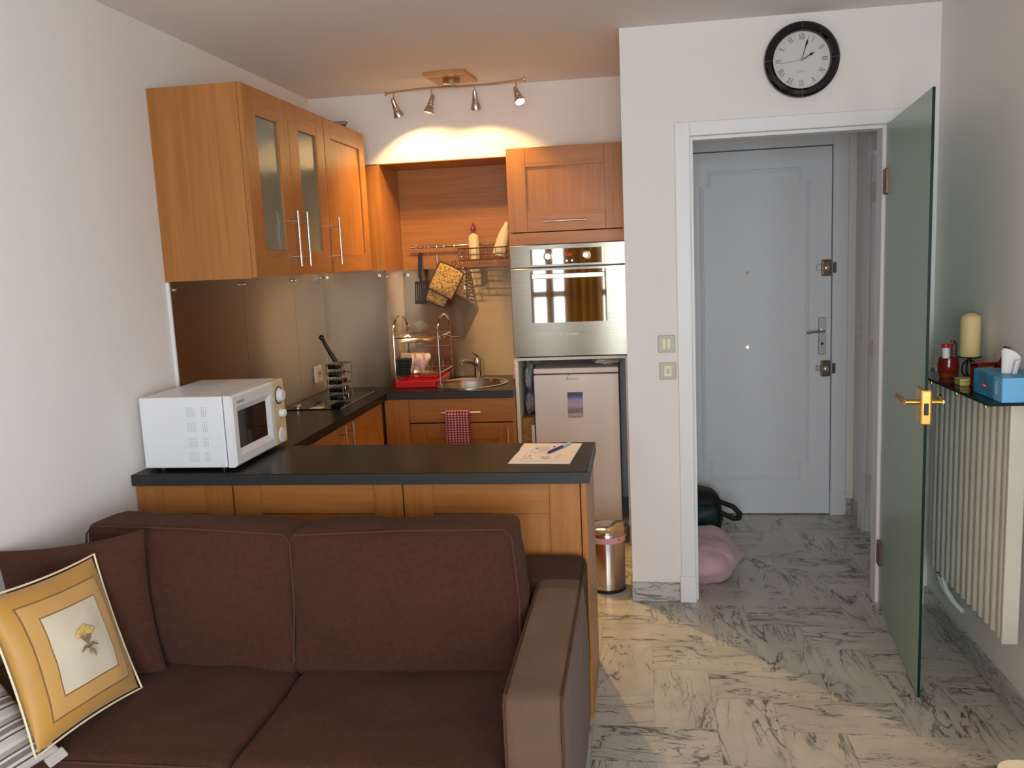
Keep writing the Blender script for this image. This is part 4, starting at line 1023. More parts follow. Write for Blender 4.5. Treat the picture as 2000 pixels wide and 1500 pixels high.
m.build('turner', 'black', tn, smooth=False)
ld = thing('ladle', 'metal-handled utensil hanging beside the slotted turner, behind the oven gloves', 'utensil', (-1.205, UY, 1.64))
MB().tube([(-1.205, UY, 1.645), (-1.204, UY, 1.60), (-1.203, UY, 1.50), (-1.203, UY-.004, 1.44)], [.006, .0085, .006, .006], 8).build('handle', 'satin', ld)
MB().lathe([(0, -.02), (.02, -.018), (.034, -.008), (.038, .004), (.036, .004), (.0, -.017)], (-1.203, UY-.02, 1.425)).build('bowl', 'satin', ld)
def mitt(c, ang, wd, ht, label, y):
    t = thing('oven_glove', label, 'oven glove', (c[0], y, c[1]), (0, ang, 0), 'printed oven gloves on the rail')
    m = MB(); m.M = Matrix.Rotation(PI/2, 4, 'X'); pillow(m, wd, ht, .046, n=18, pinch=-.03, amp=.004, seed=c[0]*9)
    o = m.build('pad', 'mitt', t, local=True)
    p = MB(); q = []
    for k in range(64):
        s, a = divmod(k, 16); a = -1+2*a/16
        u, v = ((a, -1), (1, a), (-a, 1), (-1, -a))[s]; q.append((wd/2*u*(1+.03*(1-v*v)), 0, ht/2*v*(1+.03*(1-u*u))))
    p.tube(q, .005, 6, closed=True); p.tube([(-.006, 0, ht/2), (-.012, 0, ht/2+.03), (0, 0, ht/2+.045), (.012, 0, ht/2+.03), (.006, 0, ht/2)], .0025, 6); p.build('trim', 'mitt_trim', o, local=True)
mitt((-1.198, 1.410), .42, .125, .135, 'printed yellow oven glove hanging lower and further left, partly covered', UY-.022)
mitt((-1.142, 1.485), .50, .158, .175, 'larger printed yellow oven glove hanging in front of the other one', UY-.060)
m = MB()
hx = []
for k in range(150):
    a = 2*PI*k/14; v = k/149; rr_ = .012+.018*v; hx.append((-1.052+.012*v+rr_*math.cos(a), UY-.004+rr_*math.sin(a), 1.640-.215*v))
m.tube([(-1.092, UY, 1.642), (-1.07, UY-.01, 1.652)]+hx, .0022, 6)
tag(m.build('spiral_whisk', 'chrome'), 'chrome spiral whisk hanging from the rail to the right of the oven gloves', 'whisk')
bk = thing('wire_basket', 'chrome wire basket hung on the right part of the rail', 'basket', (-.91, 5.14, 1.60))
BX0, BX1, BY0, BY1 = -1.055, -.752, 5.055, 5.155
m = MB()
def ring(z, r): m.tube([(BX0, BY0, z), (BX1, BY0, z), (BX1, BY1, z), (BX0, BY1, z)], r, 6, closed=True)
ring(1.668, .0035); ring(1.630, .002); ring(1.600, .003)
for k in range(9):
    x = BX0+(BX1-BX0)*k/8; m.tube([(x, BY0, 1.668), (x, BY0, 1.600), (x, BY1, 1.600), (x, BY1, 1.668)], .0018, 6)
for k in range(1, 4):
    y = BY0+(BY1-BY0)*k/4; m.tube([(BX0, y, 1.668), (BX0, y, 1.600), (BX1, y, 1.600), (BX1, y, 1.668)], .0018, 6)
for x in (-.99, -.80): m.tube([(x, BY1, 1.668), (x, BY1+.002, 1.700), (x, BY1+.012, 1.702)], .002, 6)
m.build('wire_frame', 'chrome', bk)
bt = thing('soap_bottle', 'cream washing-up bottle with a purple cap standing in the wire basket', 'bottle', (-.965, 5.105, 1.603))
MB().lathe([(0, 0), (.030, 0), (.032, .004), (.032, .125), (.028, .140), (.012, .150), (.010, .156), (0, .156)], (-.965, 5.105, 1.6035), sx=1.0, sy=.75).build('body', 'bottle', bt)
MB().lathe([(0, 0), (.012, 0), (.012, .014), (.017, .018), (.013, .035), (.007, .042), (.006, .056), (0, .057)], (-.965, 5.105, 1.7595)).build('cap', 'purple', bt)
bt = thing('cleaning_bottle', 'pale yellow bottle lying slanted in the basket against the tall unit', 'bottle', (-.80, 5.105, 1.61), (0, .30, 0))
m = MB().lathe([(0, 0), (.036, 0), (.039, .005), (.036, .09), (.026, .15), (.014, .18), (.012, .20), (0, .20)], (-.022, 0, .004), sx=1, sy=.7); m.build('body', mat('pale_bottle', (.84, .74, .50), .4), bt, local=True)

# ------------------------------------------------------------------ microwave
mw = thing('microwave', 'white microwave oven standing on the left end of the peninsula', 'microwave', (-1.63, 3.05, ZT))
my0, my1, mx0, mx1, mz0, mz1 = 2.832, 3.290, -1.795, -1.475, .900, 1.160
MB().box(mx0, mx1, my0, my1, mz0, mz1, .006, 2).build('body', 'mw_white', mw, smooth=False)
MB().box(mx1, mx1+.004, my0+.004, my1-.004, mz0+.003, mz1-.004).build('seal', 'black', mw, smooth=False)
DXF = mx1+.036; yc = 3.178
def bezel(mb, y0, y1, z0, z1, wy0_, wy1_, wz0, wz1):
    """door face with a sloping recess round the window"""
    b = bmesh.new()
    def rect(x, a, b2, c, d_): return [b.verts.new((x, a, c)), b.verts.new((x, b2, c)), b.verts.new((x, b2, d_)), b.verts.new((x, a, d_))]
    g = .022
    R = [rect(mx1+.004, y0, y1, z0, z1), rect(DXF-.008, y0, y1, z0, z1), rect(DXF, y0+.008, y1-.003, z0+.008, z1-.008), rect(DXF, wy0_-g, wy1_+g, wz0-g, wz1+g), rect(DXF-.014, wy0_, wy1_, wz0, wz1)]
    for A, B in zip(R, R[1:]):
        for k in range(4): b.faces.new((A[k], A[(k+1) % 4], B[(k+1) % 4], B[k]))
    b.faces.new(R[0][::-1]); b.faces.new(R[-1]); bmesh.ops.recalc_face_normals(b, faces=b.faces); mb._merge(b)
m = MB(); bezel(m, my0, yc, mz0, mz1, my0+.060, yc-.045, mz0+.058, mz1-.066)
md = m.build('door', 'mw_white', mw, smooth=False)
MB().box(DXF-.0138, DXF-.012, my0+.060, yc-.045, mz0+.058, mz1-.066).build('window', 'black_gloss', md, smooth=False)
t = MB(); text(t, 'DAEWOO', .014, Matrix.Translation((DXF+.0002, my0+.070, mz1-.030)) @ Matrix.Rotation(PI/2, 4, 'Z') @ FRONT, .0003); t.build('logo', 'ink', md, smooth=False)
mp_ = MB().box(mx1+.004, DXF, yc, my1, mz0, mz1, .009, 3).build('control_panel', 'mw_cream', mw, smooth=False)
k1 = MB().lathe([(0, 0), (.030, 0), (.030, .003), (.024, .005), (.022, .018), (.018, .021), (0, .021)], (DXF, 3.235, mz1-.062), 'X').build('power_knob', 'mw_white', mp_)
MB().lathe([(.031, 0), (.036, 0), (.036, .002), (.031, .002)], (DXF, 3.235, mz1-.062), 'X').build('dial_ring', 'black', mp_)
MB().lathe([(0, 0), (.017, 0), (.015, .020), (.012, .022), (0, .022)], (DXF, 3.240, mz0+.125), 'X').build('timer_knob', 'mw_white', mp_)
m = MB()
for k in range(6): m.cyl((DXF, 3.235+.022*math.cos(k), mz0+.085+.018*math.sin(k*1.7)), (DXF+.0006, 3.235+.022*math.cos(k), mz0+.085+.018*math.sin(k*1.7)), .0022, seg=8)
m.build('dial_marks', 'ink', mp_)
MB().lathe([(0, 0), (.030, 0), (.027, .004), (0, .006)], (DXF, 3.235, mz0+.036), 'X').build('door_button', 'mw_white', mp_)
m = MB()
for gx, cnt in ((-1.615, 5), (-1.557, 3)):
    for gz in (1.105, 1.050, .995, .940):
        for k in range(cnt):
            for q in range(6): m.box(gx+.0075*k, gx+.0075*k+.0022, my0-.0006, my0+.001, gz-.017+.0062*q, gz-.017+.0062*q+.0038)
m.build('vent_slots', mat('vent_grey', (.40, .42, .46), .7), mw, smooth=False)
m = MB()
for k in range(26): m.box(mx1-.022, mx1-.012, my0+.03+.0155*k, my0+.03+.0155*k+.008, mz1-.001, mz1+.0006)
m.build('top_vents', mat('vent_shade', (.52, .46, .40), .7), mw, smooth=False)
for x in (mx0+.04, mx1-.04):
    for y in (my0+.05, my1-.05): MB().cyl((x, y, ZT+.0003), (x, y, mz0+.001), .016).build('foot', 'black', mw)

# ------------------------------------------------------------------ paper and pen on the peninsula
pp = MB()
A = [Vector(q) for q in ((-.4674, 2.903, ZT), (-.2484, 2.892, ZT), (-.2245, 3.215, ZT), (-.4513, 3.228, ZT))]
def sheet_fn(u, v):
    p = A[0]*(1-u)*(1-v)+A[1]*u*(1-v)+A[2]*u*v+A[3]*(1-u)*v
    curl = .010*max(0, 1-u*5)*math.exp(-((v-.50)/.14)**2)
    return Vector((p.x+curl*1.2, p.y, ZT+.0012+curl))
pp.grid(sheet_fn, 20, 24); po = pp.build('sheet_of_paper', 'paper'); s = po.modifiers.new('solid', 'SOLIDIFY'); s.thickness = .0008; s.offset = 1
tag(po, 'sheet of paper with small drawings lying on the right end of the peninsula', 'paper')
ik = MB()
def stroke(pts, r=.0007): ik.tube([sheet_fn(u, v)+Vector((0, 0, .0012)) for u, v in pts], r, 4)
ik.mi = 1
stroke([(.26, .84), (.52, .86)]); stroke([(.26, .84), (.23, .52)]); stroke([(.23, .52), (.60, .54)]); stroke([(.20, .50), (.16, .10)]); stroke([(.16, .10), (.62, .12)])
for k in range(5): stroke([(.32, .62+.035*k), (.50, .62+.035*k)])
for k in range(6): stroke([(.68+.004*k, .18+.05*k), (.76+.004*k, .18+.05*k)])
ik.mi = 0
for u, v in ((.28, .72), (.27, .68), (.55, .78), (.54, .82), (.25, .34), (.22, .22), (.30, .22), (.48, .28), (.52, .24), (.55, .30), (.60, .24), (.50, .22), (.56, .22)): stroke([(u, v), (u+.03, v+.02)], .0016)
ik.build('drawings', ['ink', 'ink_soft'], po)
pe = thing('pen', 'blue ballpoint pen lying across the sheet of paper', 'pen', (-.30, 3.11, ZT))
pa, pb = Vector((-.335, 3.055, ZT+.0075)), Vector((-.272, 3.195, ZT+.0075)); dv = (pb-pa).normalized()
MB().cyl(pa, pa+dv*.095, .0048, seg=12).cyl(pa-dv*.018, pa, .0012, .0048, seg=12).build('barrel', 'blue_pen', pe)
MB().cyl(pa+dv*.095, pb, .0052, seg=12).box(-.002, .002, -.002, .002, -.001, .001).build('cap', 'pale_blue', pe)

# ------------------------------------------------------------------ pedal bin
BXc, BYc = -.178, 4.02
bn = thing('pedal_bin', 'stainless steel pedal bin with a pink bag edge, on the floor by the partition', 'bin', (BXc, BYc, 0))
BXc, BYc = -.180, 4.000
MB().lathe([(0, .012), (.084, .012), (.088, .016), (.088, .283), (.0865, .287), (0, .287)], (BXc, BYc, 0), 'Z', 48).build('body', 'bin_steel', bn)
MB().lathe([(0, 0), (.089, 0), (.0905, .004), (.0905, .012), (.086, .014), (0, .014)], (BXc, BYc, 0), 'Z', 48).build('base_ring', 'black', bn)
MB().lathe([(.0895, .288), (.0895, .300), (.080, .312), (.050, .322), (0, .326), (0, .288)], (BXc, BYc, 0), 'Z', 48).build('lid', 'bin_steel', bn)
m = MB().lathe([(.0885, .245), (.0905, .246), (.0915, .264), (.0905, .272), (.0885, .273)], (BXc, BYc, 0), 'Z', 48); m.build('bag_edge', 'pink_bag', bn)['label'] = 'pink edge of the bin bag'
MB().box(BXc+.080, BXc+.108, BYc+.03, BYc+.085, .245, .305, .006).box(BXc+.078, BXc+.1, BYc+.045, BYc+.075, .205, .26, .004).build('hinge_block', 'black', bn, smooth=False)
MB().tube([(BXc+.060, BYc-.072, .262), (BXc+.085, BYc-.02, .268), (BXc+.094, BYc+.03, .278)], .003, 6).build('bag_tie', 'red', bn)

# ------------------------------------------------------------------ ceiling spot bar
sp = thing('spotlight_bar', 'ceiling spotlight bar with four chrome spots on a wooden plate', 'ceiling lamp', (-.925, 4.50, ZC))
m = MB(); m.M = Matrix.Translation((-.928, 4.50, ZC)) @ Matrix.Rotation(-.07, 4, 'Z'); m.box(-.108, .108, -.125, .125, -.018, -.0005, .002); m.build('ceiling_plate', 'wood_plate', sp, smooth=False)
MB().lathe([(0, 0), (.044, 0), (.046, -.003), (.046, -.026), (.040, -.030), (0, -.030)], (-.925, 4.50, ZC-.018)).build('canopy', 'satin', sp)
BZ = 2.484
MB().cyl((-.95, 4.503, ZC-.045), (-.95, 4.503, BZ), .006).cyl((-.90, 4.497, ZC-.045), (-.90, 4.497, BZ), .006).build('stem', 'satin', sp)
m = MB()
for o_ in (-.0065, .0065):
    pts = [(-1.291+.75*k/20, 4.55-.10*k/20+o_, BZ+.006*math.sin(PI*2*k/20)) for k in range(21)]
    m.tube(pts, .0045, 8)
for q in ((-1.291, 4.55), (-.541, 4.45)): m.cyl((q[0]-.004, q[1], BZ), (q[0]+.004, q[1], BZ), .013)
m.build('bar', 'satin', sp)
def spot(mx, my, d_, power, cone, blend):
    d_ = Vector(d_).normalized(); p = Vector((mx, my, BZ))
    piv = p+Vector((0, 0, -.055))
    a = MB().cyl(p, piv, .0045).sph(piv, .008, u=10, v=8).build('arm', 'satin', sp)
    tail, front = piv-d_*.018+Vector((0, 0, .0)), piv+d_*.068
    q = d_.to_track_quat('Z', 'Y').to_matrix().to_4x4()
    m = MB(); m.M = Matrix.Translation(tail) @ q
    m.lathe([(0, -.012), (.007, -.010), (.012, .004), (.015, .030), (.015, .036), (.018, .040), (.018, .046), (.015, .048), (.020, .054), (.027, .078), (.0275, .086), (.024, .086), (.017, .058), (0, .056)])
    h = m.build('head', 'satin', sp)
    l = MB(); l.M = Matrix.Translation(tail) @ q; l.lathe([(0, .080), (.0235, .079), (.0235, .081), (0, .083)]); l.build('lens', 'lamp', h)
    ld_ = D.lights.new('spot_lamp', 'SPOT'); ld_.energy = power; ld_.color = (1.0, .62, .22); ld_.spot_size = math.radians(cone); ld_.spot_blend = blend; ld_.shadow_soft_size = .012
    lo = D.objects.new('spot_lamp', ld_); COL.objects.link(lo); lo.parent = sp
    lo.location = tail+d_*.092-WL[sp]; lo.rotation_euler = d_.to_track_quat('-Z', 'Y').to_euler()
spot(-1.246, 4.545, (.22, .40, -.9), 16, 122, .35)
spot(-1.036, 4.512, (-.30, -.06, -.95), 34, 112, .8)
spot(-.804, 4.488, (-.04, .42, -.9), 15, 122, .35)
spot(-.586, 4.455, (.31, -.44, -.84), 85, 66, .35)

# ------------------------------------------------------------------ wall clock
cx, cz, yk = .6855, 2.3545, YP
ck = thing('wall_clock', 'round wall clock with a wide black rim and roman numerals over the doorway', 'clock', (cx, yk, cz))
m = MB().lathe([(.112, .006), (.116, .026), (.124, .033), (.140, .032), (.149, .024), (.1515, .010), (.150, 0), (.112, 0)], (cx, yk, cz), 'Y', 64); m.weld(); m.build('rim', 'black_gloss', ck)
MB().cyl((cx, yk, cz), (cx, yk-.010, cz), .116, seg=64).build('face', 'clock_face', ck)
for a in range(4):
    m = MB(); m.M = Matrix.Translation((cx, yk, cz)) @ Matrix.Rotation(a*PI/2, 4, 'Y'); m.box(-.0006, .0006, -.0345, -.026, .118, .1505); m.build('rim_mark', 'silver_line', ck, smooth=False)
nm = MB()
NUM = ['XII', 'I', 'II', 'III', 'IIII', 'V', 'VI', 'VII', 'VIII', 'IX', 'X', 'XI']; NUM[4] = 'IV'
h = .022
for i, s_ in enumerate(NUM):
    base = Matrix.Translation((cx, yk-.0102, cz)) @ Matrix.Rotation(i*PI/6, 4, 'Y') @ Matrix.Translation((0, 0, .092))
    wdt = {'I': .0058, 'V': .0115, 'X': .0125}; tot = sum(wdt[c] for c in s_); x = -tot/2
    for c in s_:
        wc = wdt[c]; cxm = x+wc/2
        def bar(dx0, dx1, th):
            nm.M = base @ Matrix.Translation((cxm+(dx0+dx1)/2, 0, 0)) @ Matrix.Rotation(math.atan2(dx1-dx0, h), 4, 'Y'); L2 = math.hypot(h, dx1-dx0)/2
            nm.box(-th/2, th/2, -.0005, 0, -L2, L2)
        def serif(dx, zz, wd2=.0042): nm.M = base; nm.box(cxm+dx-wd2/2, cxm+dx+wd2/2, -.0005, 0, zz-.0004, zz+.0004)
        if c == 'I': bar(0, 0, .0022); serif(0, h/2); serif(0, -h/2)
        if c == 'V': bar(0, -.0042, .0022); bar(0, .0042, .001); serif(-.0042, h/2); serif(.0042, h/2)
        if c == 'X': bar(.0042, -.0042, .0022); bar(-.0042, .0042, .001); [serif(q, r_) for q in (-.0042, .0042) for r_ in (h/2, -h/2)]
        x += wc
nm.build('numerals', 'ink', ck, smooth=False)
t = MB(); text(t, 'QUARTZ', .0085, Matrix.Translation((cx, yk-.0102, cz-.047)) @ FRONT, .0002); t.build('dial_text', mat('dial_grey', (.30, .29, .27), .6), ck, smooth=False)
def hand(nm_, ang, length, wd_, y, tail=.0, diamond=None):
    m = MB(); m.M = Matrix.Translation((cx, y, cz)) @ Matrix.Rotation(math.radians(ang), 4, 'Y')
    if diamond: m.prism([(-wd_/2, -tail), (wd_/2, -tail), (wd_/2, length*diamond*.75), (wd_*1.6, length*diamond), (wd_*.25, length*diamond*1.25), (0, length), (-wd_*.25, length*diamond*1.25), (-wd_*1.6, length*diamond), (-wd_/2, length*diamond*.75)], -.0007, 0)
    else: m.box(-wd_/2, wd_/2, -.0006, 0, -tail, length)
    m.build(nm_, 'black', ck, smooth=False)
hand('hour_hand', 62, .060, .0035, yk-.013, .004, .72); hand('minute_hand', 17, .098, .0028, yk-.015, .006, .68); hand('second_hand', 262, .080, .0010, yk-.017, .026)
MB().cyl((cx, yk-.010, cz), (cx, yk-.019, cz), .0048).build('centre_pin', 'brass', ck)

# ------------------------------------------------------------------ light switches
for z, lab, n_r in ((1.1955, 'upper light switch with two ivory rockers on the partition', 2), (1.074, 'lower light switch with one ivory rocker, below the double one', 1)):
    s = thing('light_switch', lab, 'light switch', (.1175, YP, z), group='light switches by the doorway')
    x = .1165 if n_r == 2 else .1205
    MB().box(x-.0375, x+.0375, YP-.007, YP, z-.0385, z+.0385, .003).build('plate', 'switch_plate', s, smooth=False)
    if n_r == 2:
        for dx in (-.0105, .0105): MB().box(x+dx-.0085, x+dx+.0085, YP-.012, YP-.007, z-.024, z+.024, .002).build('rocker', 'ivory', s, smooth=False)
    else:
        MB().box(x-.017, x+.017, YP-.010, YP-.007, z-.025, z+.025, .002).build('rocker', 'ivory', s, smooth=False)
        MB().box(x-.005, x+.005, YP-.012, YP-.010, z-.012, z+.012, .001).build('symbol', 'switch_plate', s, smooth=False)

# ------------------------------------------------------------------ glass door
G0, G1 = Vector((1.031, 3.835, 0)), Vector((.9403, 2.993, 0)); gd = (G1-G0); GW = gd.length; ga = math.atan2(gd.y, gd.x)
gl = D.objects.new('door_2', None); COL.objects.link(gl); gl.location = G0; gl.rotation_euler = (0, 0, ga); gl['kind'] = 'structure'
gl['label'] = 'green satin glass door standing open between doorway and radiator'; WL[gl] = G0
# local: x along the leaf, y thickness, z up
MB().box(.004, GW-.003, -.0045, .0045, .010, 2.078, .0008).build('glass_pane', 'green_glass', gl, smooth=False, local=True)['label'] = 'satin green glass leaf'
MB().box(GW-.003, GW, -.0045, .0045, .010, 2.078, .0008).build('polished_edge', 'green_edge', gl, smooth=False, local=True)['label'] = 'dark green polished edge of the glass'
for z in (1.845, .245): MB().box(-.012, .052, -.016, .016, z-.052, z+.052, .003).build('hinge', 'bronze', gl, smooth=False, local=True)['label'] = 'brown metal glass clamp hinge'
lk = MB().box(GW-.085, GW+.006, -.018, .018, .985, 1.105, .006, 2).build('lock_case', 'brass', gl, smooth=False, local=True); lk['label'] = 'brass lock case on the glass edge'
MB().box(GW+.006, GW+.010, -.007, .007, 1.02, 1.06, .001).build('latch', 'black', lk, smooth=False, local=True)
for s in (-1, 1):
    MB().cyl((GW-.035, s*.018, 1.058), (GW-.035, s*.058, 1.058), .0085).tube([(GW-.035, s*.056, 1.058), (GW-.06, s*.060, 1.058), (GW-.115, s*.060, 1.060), (GW-.14, s*.070, 1.064)], .0085, 10).build('lever', 'brass', lk, local=True)

# ------------------------------------------------------------------ radiator
ry0, ry1, rz0, rz1, rxf = 2.835, 3.545, .30, 1.078, 1.140
rd = thing('radiator', 'cream panel radiator with vertical ribs hanging on the right wall', 'radiator', (1.19, 3.2, .3))
m = MB()
n_rib = 13; pit = (ry1-ry0-.012)/n_rib
prof = []
for k in range(n_rib):
    y = ry0+.012+pit*k
    prof += [(y, 1.0), (y+pit*.10, .9), (y+pit*.20, .30), (y+pit*.34, .05), (y+pit*.5, 0.0), (y+pit*.66, .05), (y+pit*.80, .30), (y+pit*.90, .9)]
prof.append((ry1, 1.0))
b = bmesh.new()
loA = [b.verts.new((rxf+.017*d_, y, rz0)) for y, d_ in prof]; hiA = [b.verts.new((rxf+.017*d_, y, rz1)) for y, d_ in prof]
loB = [b.verts.new((1.185, y, rz0)) for y, d_ in prof]; hiB = [b.verts.new((1.185, y, rz1)) for y, d_ in prof]
for i in range(len(prof)-1):
    b.faces.new((loA[i], loA[i+1], hiA[i+1], hiA[i])); b.faces.new((loB[i+1], loB[i], hiB[i], hiB[i+1]))
    b.faces.new((hiA[i], hiA[i+1], hiB[i+1], hiB[i])); b.faces.new((loA[i+1], loA[i], loB[i], loB[i+1]))
b.faces.new((loA[0], hiA[0], hiB[0], loB[0])); b.faces.new((loA[-1], loB[-1], hiB[-1], hiA[-1]))
bmesh.ops.recalc_face_normals(b, faces=b.faces); m._merge(b); m.build('ribbed_panel', 'rad', rd, smooth=False)
MB().box(1.140, 1.190, ry0-.004, ry0+.012, rz0-.012, rz1+.006, .005, 2).build('end_plate', 'rad', rd, smooth=False)
for z in (.42, .95): MB().box(1.184, XR, 3.0, 3.03, z-.02, z+.02).box(1.184, XR, 3.35, 3.38, z-.02, z+.02).build('wall_bracket', 'rad', rd, smooth=False)
vv = MB().lathe([(0, 0), (.020, 0), (.023, .01), (.023, .05), (.016, .062), (0, .064)], (1.165, 3.60, 1.035), 'Z').cyl((1.165, 3.545, 1.03), (1.165, 3.60, 1.03), .010).build('valve', 'satin', rd)
for k, y in enumerate((3.47, 3.51)):
    MB().tube([(1.17, y, rz0+.01), (1.17, y, rz0-.03), (1.178, y-.02, rz0-.075), (1.198, y-.06, rz0-.115), (1.217, y-.09, rz0-.135)], .010, 10).build('pipe', 'pipe', rd)['label'] = 'white curved pipe'
    MB().cyl((1.17, y, rz0-.004), (1.17, y, rz0-.024), .014).build('pipe_nut', 'bronze', rd)

# glass shelf over the radiator
SZ = 1.090
sh = thing('glass_shelf', 'clear glass shelf on small brass clips above the radiator', 'shelf', (1.14, 3.15, SZ))
MB().box(1.060, XR-.001, 2.795, 3.53, SZ-.008, SZ, .001).build('pane', 'shelf_glass', sh, smooth=False)
MB().box(1.0588, 1.060, 2.795, 3.53, SZ-.008, SZ).box(1.0588, XR-.001, 2.7938, 2.795, SZ-.008, SZ).build('edge', 'green_edge', sh, smooth=False)['label'] = 'dark green glass edge'
for y in (2.90, 3.16, 3.42): MB().box(1.085, XR, y-.006, y+.006, SZ-.018, SZ-.0085, .002).cyl((1.092, y, SZ-.009), (1.092, y, SZ-.030), .007).build('clip', 'brass', sh, smooth=False)
# things on the shelf
zs = SZ+.0006
pt = thing('pen_pot', 'dark red glazed pot holding pens at the far end of the glass shelf', 'pot', (1.130, 3.36, zs))
MB().lathe([(0, 0), (.026, 0), (.028, .004), (.036, .028), (.037, .045), (.034, .068), (.033, .074), (.030, .074), (.032, .045), (.024, .008), (0, .006)], (1.130, 3.36, zs), 'Z', 36).build('body', 'dark_red', pt)
MB().lathe([(.0262, .0), (.0285, .001), (.0325, .0165), (.0302, .0165)], (1.130, 3.36, zs), 'Z', 36).build('glaze_foot', mat('orange_glaze', (.30, .055, .012), .25), pt)
def pot_item(name, label, mname, a, b2, r, cap=None, cat='pen'):
    t = thing(name, label, cat, a)
    MB().cyl(a, b2, r, seg=12).build('barrel', mname, t)
    if cap: d_ = (Vector(b2)-Vector(a)).normalized(); MB().cyl(b2, Vector(b2)+d_*.014, r*1.1, seg=12).build('cap', cap, t)
pot_item('glue_stick', 'white glue stick with a red cap standing in the red pot', 'mw_white', (1.120, 3.352, zs+.010), (1.116, 3.35, zs+.112), .0135, 'red', 'glue stick')
pot_item('pen', 'red pen leaning in the red pot', 'dark_red', (1.138, 3.350, zs+.012), (1.136, 3.345, zs+.126), .0042, 'red')
pot_item('pen', 'pale pen standing upright in the red pot', 'pale_blue', (1.146, 3.37, zs+.012), (1.147, 3.372, zs+.118), .0042, 'black')
ph = thing('allen_key', 'black angled rod hooked over the rim of the red pot', 'tool', (1.15, 3.352, zs+.01))
MB().tube([(1.150, 3.352, zs+.012), (1.152, 3.350, zs+.128), (1.146, 3.350, zs+.134), (1.132, 3.352, zs+.137)], .004, 8).build('rod', 'black', ph)
ch = thing('candle_holder', 'black wrought iron candle holder on the glass shelf', 'candle holder', (1.172, 3.275, zs))
MB().lathe([(0, 0), (.034, 0), (.034, .003), (.012, .006), (.006, .012), (0, .012)], (1.172, 3.275, zs)).build('base', 'iron', ch)
m = MB()
for a in (0, PI/2):
    m.tube([(1.172+.024*math.cos(q)*math.cos(a), 3.275+.024*math.cos(q)*math.sin(a), zs+.042+.032*math.sin(q)) for q in [2*PI*k/24 for k in range(24)]], .0032, 6, closed=True)
m.cyl((1.172, 3.275, zs+.072), (1.172, 3.275, zs+.084), .007); m.build('cage', 'iron', ch)
MB().lathe([(0, 0), (.038, 0), (.040, .003), (.036, .003), (0, .002)], (1.172, 3.275, zs+.084)).build('dish', 'iron', ch)
cd = thing('candle', 'tall cream pillar candle standing on the iron holder', 'candle', (1.172, 3.275, zs+.088))
MB().lathe([(0, 0), (.0325, 0), (.0335, .002), (.0335, .140), (.031, .144), (.012, .155), (0, .157)], (1.172, 3.275, zs+.0876), 'Z', 36).build('wax', 'cream', cd)
MB().cyl((1.172, 3.275, zs+.243), (1.173, 3.275, zs+.250), .0012).build('wick', 'ink', cd)
gb = thing('gold_box', 'small gold box on the glass shelf in front of the candle', 'box', (1.125, 3.18, zs))
MB().box(1.100, 1.146, 3.150, 3.205, zs, zs+.014, .001).build('base', 'gold_paper', gb, smooth=False)
MB().box(1.099, 1.147, 3.149, 3.206, zs+.015, zs+.024, .001).build('lid', 'gold_paper', gb, smooth=False)
rt = thing('letter_tray', 'dark red open frame standing behind the blue tissue box', 'frame', (1.175, 3.10, zs))
m = MB(); m.box(1.130, 1.150, 3.135, 3.148, zs, zs+.080, .002).box(1.205, 1.222, 3.135, 3.148, zs, zs+.080, .002).box(1.130, 1.222, 3.135, 3.148, zs+.068, zs+.082, .002).box(1.130, 1.222, 3.125, 3.16, zs, zs+.008, .002)
m.build('frame', 'dark_red', rt, smooth=False)
fg_ = thing('figurine', 'small dark red figure with a raised arm rising behind the tissue box', 'figurine', (1.20, 3.09, zs))
MB().tube([(1.195, 3.095, zs), (1.196, 3.09, zs+.05), (1.203, 3.085, zs+.085), (1.214, 3.075, zs+.130)], [.011, .010, .008, .005], 8).sph((1.2135, 3.0745, zs+.136), .0085, u=10, v=8).tube([(1.205, 3.083, zs+.10), (1.212, 3.06, zs+.128), (1.216, 3.05, zs+.142)], [.004, .004, .003], 6).build('body', 'dark_red', fg_)
tbx = thing('tissue_box', 'blue cardboard tissue box at the near end of the glass shelf', 'tissue box', (1.17, 2.92, zs))
bx = (1.100, 1.216, 2.802, 3.032)
m = MB(); m.mi = 0; m.box(bx[0], bx[1], bx[2], bx[3], zs, zs+.078, .0015)
tbo = m.build('carton', 'tissue_blue', tbx, smooth=False)
m = MB(); m.box(bx[0]-.0004, bx[0], bx[2]+.001, bx[2]+.062, zs+.001, zs+.077).box(bx[0]+.001, bx[1]-.001, bx[2]-.0004, bx[2], zs+.001, zs+.077); m.build('light_band', 'tissue_light', tbo, smooth=False)
m = MB(); W90 = Matrix.Rotation(-PI/2, 4, 'Z') @ FRONT
m.M = Matrix.Translation((bx[0]-.0008, 2.935, zs+.036)) @ Matrix.Rotation(.10, 4, 'X')
m.mi = 0; m.lathe([(.0, -.0003), (.0085, -.0003), (.0085, 0), (0, 0)], (0, 0, 0), 'X', 28)
o = m.build('logo', 'red', tbo, smooth=False)
for v in o.data.vertices: v.co.y = (v.co.y-(2.935-2.92))*2.9+(2.935-2.92)
t = MB(); text(t, 'Lotus', .012, Matrix.Translation((bx[0]-.0013, 2.935, zs+.036)) @ W90, .0002); t.build('logo_text', 'white_print', tbo, smooth=False)
t = MB(); text(t, 'BOX', .020, Matrix.Translation((bx[0]-.0007, 2.842, zs+.042)) @ W90 @ Matrix.Rotation(PI/2, 4, 'Z'), .0002); t.build('side_text', 'white_print', tbo, smooth=False)
ts = MB()
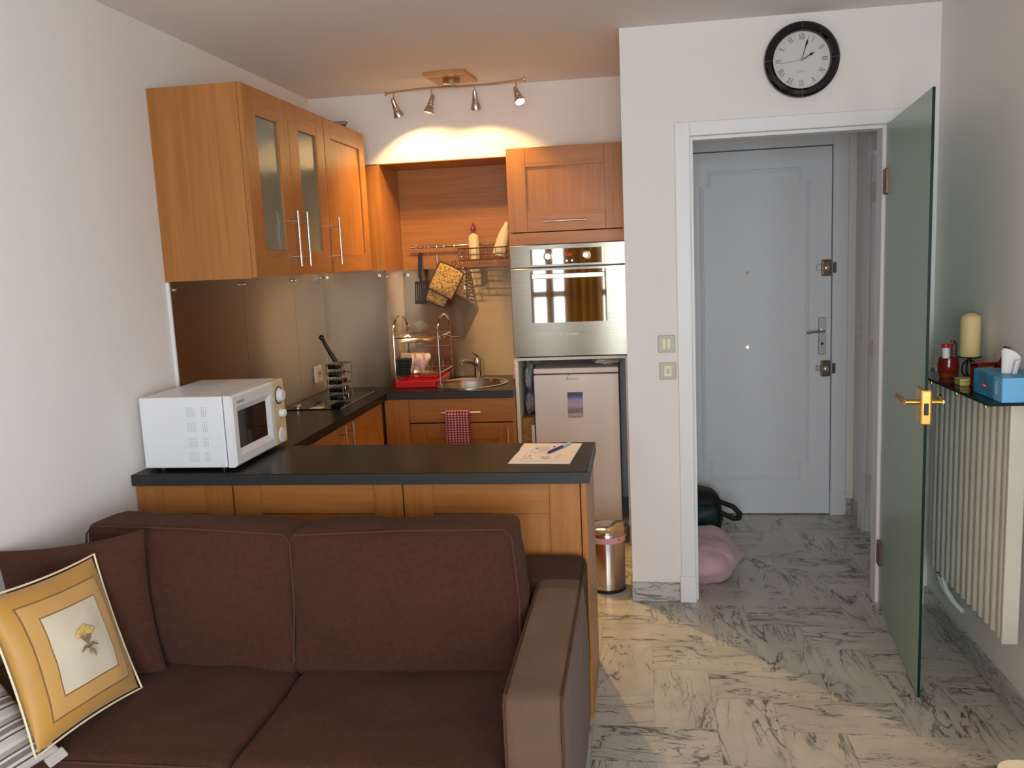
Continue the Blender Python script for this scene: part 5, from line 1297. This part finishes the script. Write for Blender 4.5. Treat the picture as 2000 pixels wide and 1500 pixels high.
def tiss(u, v):
    a = (u-.5)*2
    x = 1.158+.018*math.sin(u*PI*3)*(1-.4*v)+.012*v*math.sin(7*u); y = 2.912+.060*a*(.55+.75*v-.35*v*v)
    return Vector((x, y, zs+.074+.075*v*(1-.25*abs(a))+.010*math.sin(9*u+4*v)*v))
ts.grid(tiss, 26, 14); o = ts.build('tissue', 'tissue', tbx); s = o.modifiers.new('solid', 'SOLIDIFY'); s.thickness = .0012
o['label'] = 'white tissue pulled out of the box'

# ------------------------------------------------------------------ bags on the hall floor
bg = thing('travel_bag', 'black and dark teal bag with a strap on the hall floor behind the partition', 'bag', (.30, 4.85, 0))
m = MB(); soft_box(m, .42, .30, .19, .055, n=16, bulge=(.02, .02, .02), amp=.012, freq=8, seed=2, Mx=Matrix.Translation((.215, 4.90, .097))); m.build('body', 'black_fabric', bg)
m = MB(); soft_box(m, .22, .05, .12, .022, n=10, bulge=(.01, .02, .01), amp=.006, freq=12, seed=6, Mx=Matrix.Translation((.285, 4.738, .120))); m.build('front_pocket', 'teal', bg)['label'] = 'dark teal front pocket'
m = MB(); soft_box(m, .30, .22, .10, .040, n=12, bulge=(.02, .02, .02), amp=.014, freq=9, seed=9, Mx=Matrix.Translation((.262, 4.87, .200)) @ Matrix.Rotation(.12, 4, 'Y')); m.build('top_flap', 'black_fabric', bg)
m = MB(); m.M = Matrix.Translation((.44, 4.80, .155)) @ Matrix.Rotation(.35, 4, 'Y')
pts = [(-.06, .01, .030), (.05, -.01, .030), (.095, -.02, .008), (.10, -.02, -.018), (.075, -.01, -.034), (-.04, 0, -.022)]
for i in range(len(pts)-1): m.tube([pts[i], pts[i+1]], .0145, 8)
for q in pts: m.sph(q, .0145, u=8, v=6)
m.build('strap', 'black_fabric', bg)
pk = MB(); soft_box(pk, .30, .40, .165, .075, n=34, bulge=(.05, .05, .02), amp=.022, freq=7.5, seed=12.5, Mx=Matrix.Translation((.268, 4.22, .094)))
tag(pk.build('pink_blanket', 'pink'), 'pink fleece bundle lying on the hall floor behind the partition', 'blanket')
